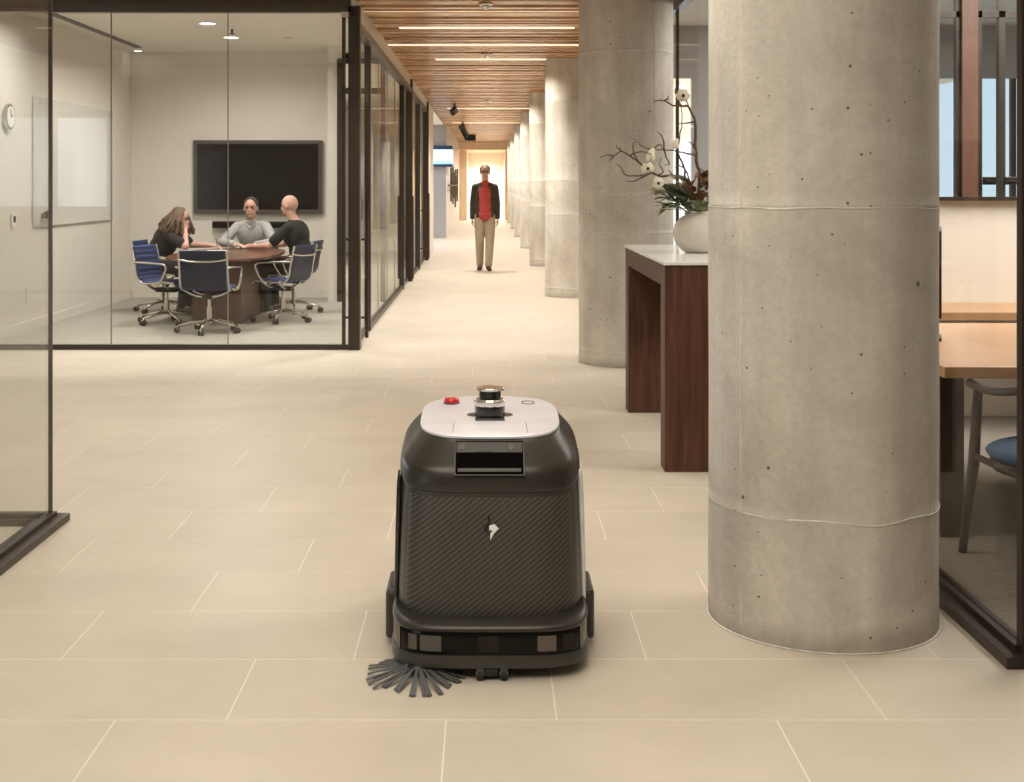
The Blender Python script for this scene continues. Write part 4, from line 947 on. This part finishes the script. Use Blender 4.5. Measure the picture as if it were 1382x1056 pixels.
for x in (-.117, .117):
    z0, z1 = ZT(.27), ZT(.40)
    v = [pl.verts.new(p) for p in ((x-.0007, .27, z0+.0006), (x+.0007, .27, z0+.0006), (x*.985+.0007, .40, z1+.0006), (x*.985-.0007, .40, z1+.0006))]; pl.faces.new(v)
    v = [pl.verts.new(p) for p in ((x-.0007, .27, z0-.004), (x+.0007, .27, z0-.004), (x*.985+.0007, .40, z1-.004), (x*.985-.0007, .40, z1-.004))]; pl.faces.new(v)
obj('plate_seam', pl, M['sensor'], top)
# lidar well and turret
ly = .500
wl = NB(); lathe(wl, [(.001, 0), (.074, 0), (.076, .0015), (.066, .0025), (.055, .001)], 40); bmesh.ops.transform(wl, matrix=Matrix.Translation((-.0, ly, ZT(ly)+.0005)) @ Matrix.Rotation(math.atan(.075), 4, 'X') @ Matrix.Diagonal((1, .42, 1, 1)), verts=wl.verts)
obj('lidar_well', wl, M['sensor'], RB, smooth=True, auto=30)
tz = ZT(ly)-.003
wf = NB(); bx(wf, -.048, .048, ly-.075, ly-.03, ZT(ly-.05)-.004, ZT(ly-.05)+.0035, bev=.003); obj('lidar_shelf', wf, M['black'], RB)
lt_ = obj('lidar_turret', lathe(NB(), [(.050, 0), (.050, .035), (.046, .037)], 40, (0, ly, tz)), M['gloss'], RB, smooth=True, auto=30)
obj('turret_ring', lathe(NB(), [(.049, .034), (.052, .040), (.052, .052), (.046, .058), (.038, .059)], 40, (0, ly, tz)), M['chrome'], lt_, smooth=True, auto=30)
obj('turret_window', lathe(NB(), [(.036, .056), (.036, .086)], 40, (0, ly, tz)), M['gloss'], lt_, smooth=True, auto=30)
obj('turret_cap', lathe(NB(), [(.036, .084), (.047, .086), (.048, .092), (.045, .095), (.02, .0965)], 40, (0, ly, tz)), M['chrome'], lt_, smooth=True, auto=30)
# red stop button and ring mark
by_ = .665
rbt = obj('stop_button', lathe(NB(), [(.024, 0), (.026, .006), (.026, .014), (.022, .020), (.010, .022)], 32, (-.130, by_, ZT(by_)-.004)), M['red'], RB, smooth=True, auto=40)
obj('button_collar', lathe(NB(), [(.028, 0), (.028, .006), (.025, .007)], 32, (-.130, by_, ZT(by_)-.003)), M['sensor'], rbt)
sy = .668
obj('ring_mark', tube(NB(), [(.130+.021*math.cos(a), sy+.021*math.sin(a), ZT(sy+.021*math.sin(a))+.0005) for a in [2*PI*k/32 for k in range(32)]], .0016, 6, True), M['sensor'], RB)
# display in the head front
def headpt(x, z):
    zz = z; a = dense(head, 6); best = None
    for s0, s1 in zip(a, a[1:]):
        if s0[4] <= zz <= s1[4]:
            t = (zz-s0[4])/(s1[4]-s0[4]); yf = s0[1]+(s1[1]-s0[1])*t; hw = s0[0]+(s1[0]-s0[0])*t; yb = s0[2]+(s1[2]-s0[2])*t
            mid = (yf+yb)/2; hd_ = (yb-yf)/2
            return mid-hd_*(1-(abs(x)/hw)**4)**(1/4)
    return a[-1][1]
z0, z1 = .562, .650
yA, yB = headpt(0, z0), headpt(0, z1)
def quadbox(bm, x0, x1, za, zb, out0, out1):
    def P(x, z, o):
        t = (z-z0)/(z1-z0); n = Vector((0, -(z1-z0), (yB-yA))).normalized()*o
        return Vector((x, yA+(yB-yA)*t, z))+n
    v = [bm.verts.new(P(x, z, o)) for o in (out0, out1) for x, z in ((x0, za), (x1, za), (x1, zb), (x0, zb))]
    for f in ((0, 1, 2, 3), (7, 6, 5, 4), (0, 4, 5, 1), (1, 5, 6, 2), (2, 6, 7, 3), (3, 7, 4, 0)): bm.faces.new([v[i] for i in f])
    return bm
DX = -.002
fb = NB(); quadbox(fb, DX-.107, DX-.103, z0-.003, z1+.003, -.02, .0135); quadbox(fb, DX+.103, DX+.107, z0-.003, z1+.003, -.02, .0135); quadbox(fb, DX-.103, DX+.103, z1, z1+.003, -.02, .0135); quadbox(fb, DX-.103, DX+.103, z0-.003, z0, -.02, .0135)
disp = obj('camera_window', quadbox(NB(), DX-.103, DX+.103, z0, z1, -.02, .011), M['matteblack'], RB)
obj('window_frame', fb, M['char'], disp)
bb = NB(); quadbox(bb, DX-.101, DX+.101, .620, .647, .008, .0125); obj('visor', bb, M['char2'], disp)
bb = NB(); quadbox(bb, DX-.035, DX+.012, .621, .6255, .008, .0135); obj('slot', bb, M['black'], disp)
bb = NB(); quadbox(bb, DX-.096, DX+.096, .567, .576, .008, .019); obj('lower_lip', bb, M['char2'], disp)
for x in (-.083, .067):
    t_ = (.634-z0)/(z1-z0); p = Vector((DX+x, yA+(yB-yA)*t_, .634)); n = Vector((0, -(z1-z0), (yB-yA))).normalized()
    obj('camera_lens', cyl(NB(), p+n*.007, p+n*.0145, .012, .010, 20), M['sensor'], disp)
# bumper
EB = 4.6
obj('bumper_skirt', loft([(.286, .012, .66, EB, .031, .031), (.300, .000, .67, EB, .037, .037), (.302, -.002, .67, EB, .056, .056), (.299, .003, .67, EB, .070, .070), (.296, .010, .665, EB, .073, .073)], n=96), M['char2'], RB, smooth=True, auto=40)
band = [(.294, .010, .66, EB, .070, .070), (.296, .008, .66, EB, .075, .075), (.296, .008, .66, EB, .138, .138), (.294, .010, .66, EB, .142, .142)]
bumper = obj('sensor_band', loft(band, n=120), M['band'], RB, smooth=True, auto=40)
obj('shoulder', loft(dense([(.297, .006, .67, EB, .140, .140), (.299, .004, .675, EB, .147, .147), (.298, .012, .68, EB, .155, .156), (.292, .05, .70, EB, .162, .168), (.284, .112, .72, EB, .156, .172)], 4), n=96), M['char'], RB, smooth=True, auto=50)
def bandpatch(px0, px1, za, zb, m_, nm, lb=None):
    bm = NB(); hw, yf, yb = .296, .008, .66; mid = (yf+yb)/2; hd_ = (yb-yf)/2; n = 8; f0 = []; b0 = []
    for k in range(n+1):
        x = px0+(px1-px0)*k/n; y = mid-hd_*(max(0, 1-(abs(x)/hw)**EB))**(1/EB)
        f0.append([bm.verts.new((x*1.003, y-.0022, z)) for z in (za, zb)]); b0.append([bm.verts.new((x, y+.003, z)) for z in (za, zb)])
    for k in range(n):
        bm.faces.new((f0[k][0], f0[k+1][0], f0[k+1][1], f0[k][1])); bm.faces.new((f0[k][1], f0[k+1][1], b0[k+1][1], b0[k][1])); bm.faces.new((f0[k][0], b0[k][0], b0[k+1][0], f0[k+1][0])); bm.faces.new((b0[k][0], b0[k][1], b0[k+1][1], b0[k+1][0]))
    for k in (0, n): bm.faces.new((f0[k][0], f0[k][1], b0[k][1], b0[k][0]))
    o = obj(nm, bm, m_, bumper)
    if lb: o['label'] = lb
bandpatch(-.240, -.215, .083, .128, M['sensor'], 'sensor_window'); bandpatch(-.205, -.143, .083, .128, M['sensor'], 'sensor_window')
bandpatch(-.035, .024, .083, .128, M['screen'], 'sensor_window', 'black sensor window in the middle'); bandpatch(.138, .193, .083, .128, M['sensorb'], 'sensor_window', 'brownish sensor window')
bandpatch(.212, .245, .083, .128, M['screen'], 'sensor_window')
# grey vertical end strips on the band
for s_ in (-1, 1):
    x = s_*.272; bandpatch(x-.006, x+.006, .072, .140, M['sensor'], 'end_strip')
# side wheel housings
for s_ in (-1, 1):
    wbm = NB(); bx(wbm, min(s_*.29, s_*.328), max(s_*.29, s_*.328), .30, .52, .02, .175, bev=.012); obj('wheel_housing', wbm, M['char2'], RB)
    whb = NB(); cyl(whb, (s_*.255, .52, .085), (s_*.29, .52, .085), .085, seg=32); obj('wheel', whb, M['rubber'], RB, smooth=True, auto=40)
# squeegee at the rear
sq = NB(); bx(sq, -.28, .28, .80, .83, .012, .12); obj('squeegee', sq, M['rubber'], RB)
# front casters
cb = NB(); bx(cb, -.036, .046, .065, .10, .015, .05); cst = obj('caster_bracket', cb, M['black'], RB)
cm = NB(); bx(cm, -.018, .024, .0, .06, .0125, .034, bev=.004); obj('caster_bridge', cm, M['rubber'], cst)
for x in (-.029, .040):
    whb = NB(); cyl(whb, (x-.010, .012, .0205), (x+.010, .012, .0205), .020, seg=20); cw = obj('caster_wheel', whb, M['rubber'], cst, smooth=True, auto=40)
    hb_ = NB()
    for q in (-.011, .011): cyl(hb_, (x+q-.001, .012, .0205), (x+q+.001, .012, .0205), .007, seg=12)
    obj('wheel_hub', hb_, M['alu'], cw)
# side brush: tufts
bc = Vector((-.212, .045, .024))
hub = obj('side_brush', lathe(NB(), [(.030, 0), (.040, .006), (.034, .016), (.014, .020)], 24, tuple(bc)), M['black'], RB, smooth=True, auto=40)
rn = random.Random(4)
for k in range(34):
    a = 2*PI*k/34+rn.uniform(-.11, .11); L = .160*rn.uniform(.80, 1.08); c, s = math.cos(a), math.sin(a); d = Vector((c, s, 0)); pr = Vector((-s, c, 0))
    p0 = bc+d*.026+Vector((0, 0, .008)); p1 = bc+d*L*.6+Vector((0, 0, -.006)); p2 = bc+d*L+Vector((0, 0, -.020))
    tb_ = NB(); w0, w2 = .003, rn.uniform(.004, .0095)
    vv = []
    for p, w in ((p0, w0), (p1, (w0+w2)/2), (p2, w2)): vv.append([tb_.verts.new(p-pr*w), tb_.verts.new(p+pr*w), tb_.verts.new(p+pr*w+Vector((0, 0, .003))), tb_.verts.new(p-pr*w+Vector((0, 0, .003)))])
    for A, B in zip(vv, vv[1:]):
        for q in range(4): tb_.faces.new((A[q], A[(q+1) % 4], B[(q+1) % 4], B[q]))
    tb_.faces.new(vv[0][::-1]); tb_.faces.new(vv[-1]); obj('bristle_tuft', tb_, M['bristle'], hub)
# emblem on the carbon panel (px offsets from photo crop)
def pp(cx, cy):   # crop 1 coordinates -> local xz on panel
    px, py = 460+cx/2.347, 500+cy/2.347; Yd = 3.885+.128
    return ((px-VX)/F*Yd-.010, H-(py-VY)*Yd/F)
def emblem(poly, m_, nm):
    P = [pp(*q) for q in poly]; zc = sum(p[1] for p in P)/len(P); yy = interp(body, zc)[1]-.004
    sl = (interp(body, .44)[1]-interp(body, .30)[1])/.14
    bm = NB(); f0 = [bm.verts.new((x, yy+(z-zc)*sl-.0015, z)) for x, z in P]; b0 = [bm.verts.new((x, yy+(z-zc)*sl+.002, z)) for x, z in P]
    bm.faces.new(f0); bm.faces.new(b0[::-1]); n = len(P)
    for i in range(n): bm.faces.new((f0[i], b0[i], b0[(i+1) % n], f0[(i+1) % n]))
    bmesh.ops.triangulate(bm, faces=[f for f in bm.faces if len(f.verts) > 4])
    return obj(nm, bm, m_, cpanel)
e1 = emblem([(470, 494), (487, 489), (500, 503), (485, 518), (473, 539), (473, 519), (481, 510), (470, 507)], M['whitem'], 'emblem'); e1['label'] = 'white half of the lightning emblem'
e2 = emblem([(466, 460), (471, 460), (472, 488), (461, 503), (472, 518), (472, 526), (453, 504), (466, 485)], M['black'], 'emblem'); e2['label'] = 'dark outline half of the lightning emblem'

# ------------------------------------------------------------------ behind the camera: walls, windows, view
struct('wall_front', box(-8.25, 8, -6.1, -6, 0, 3.2), M['cream'])
struct('wall_17', box(-16, -8.25, -6.1, -6, 0, .95), M['cream']); struct('wall_18', box(-16, -8.25, -6.1, -6, 2.9, 3.2), M['cream'])
struct('wall_19', box(-16.1, -16, -6, 11.7, 0, 3.2), M['cream'])
w7 = sempty('window_7', (0, -6.05, .95))
for x in (-15.9, -13.6, -11.4, -9.5, -8.3): obj('mullion', box(x-.05, x+.05, -.04, .04, 0, 1.95), M['cream'], w7)
for a, c in ((-13.55, -11.45), (-11.35, -9.55), (-9.45, -8.35), (-15.85, -13.65)): obj('glass_pane', box(a, c, -.004, .004, 0, 1.95), M['glass'], w7)
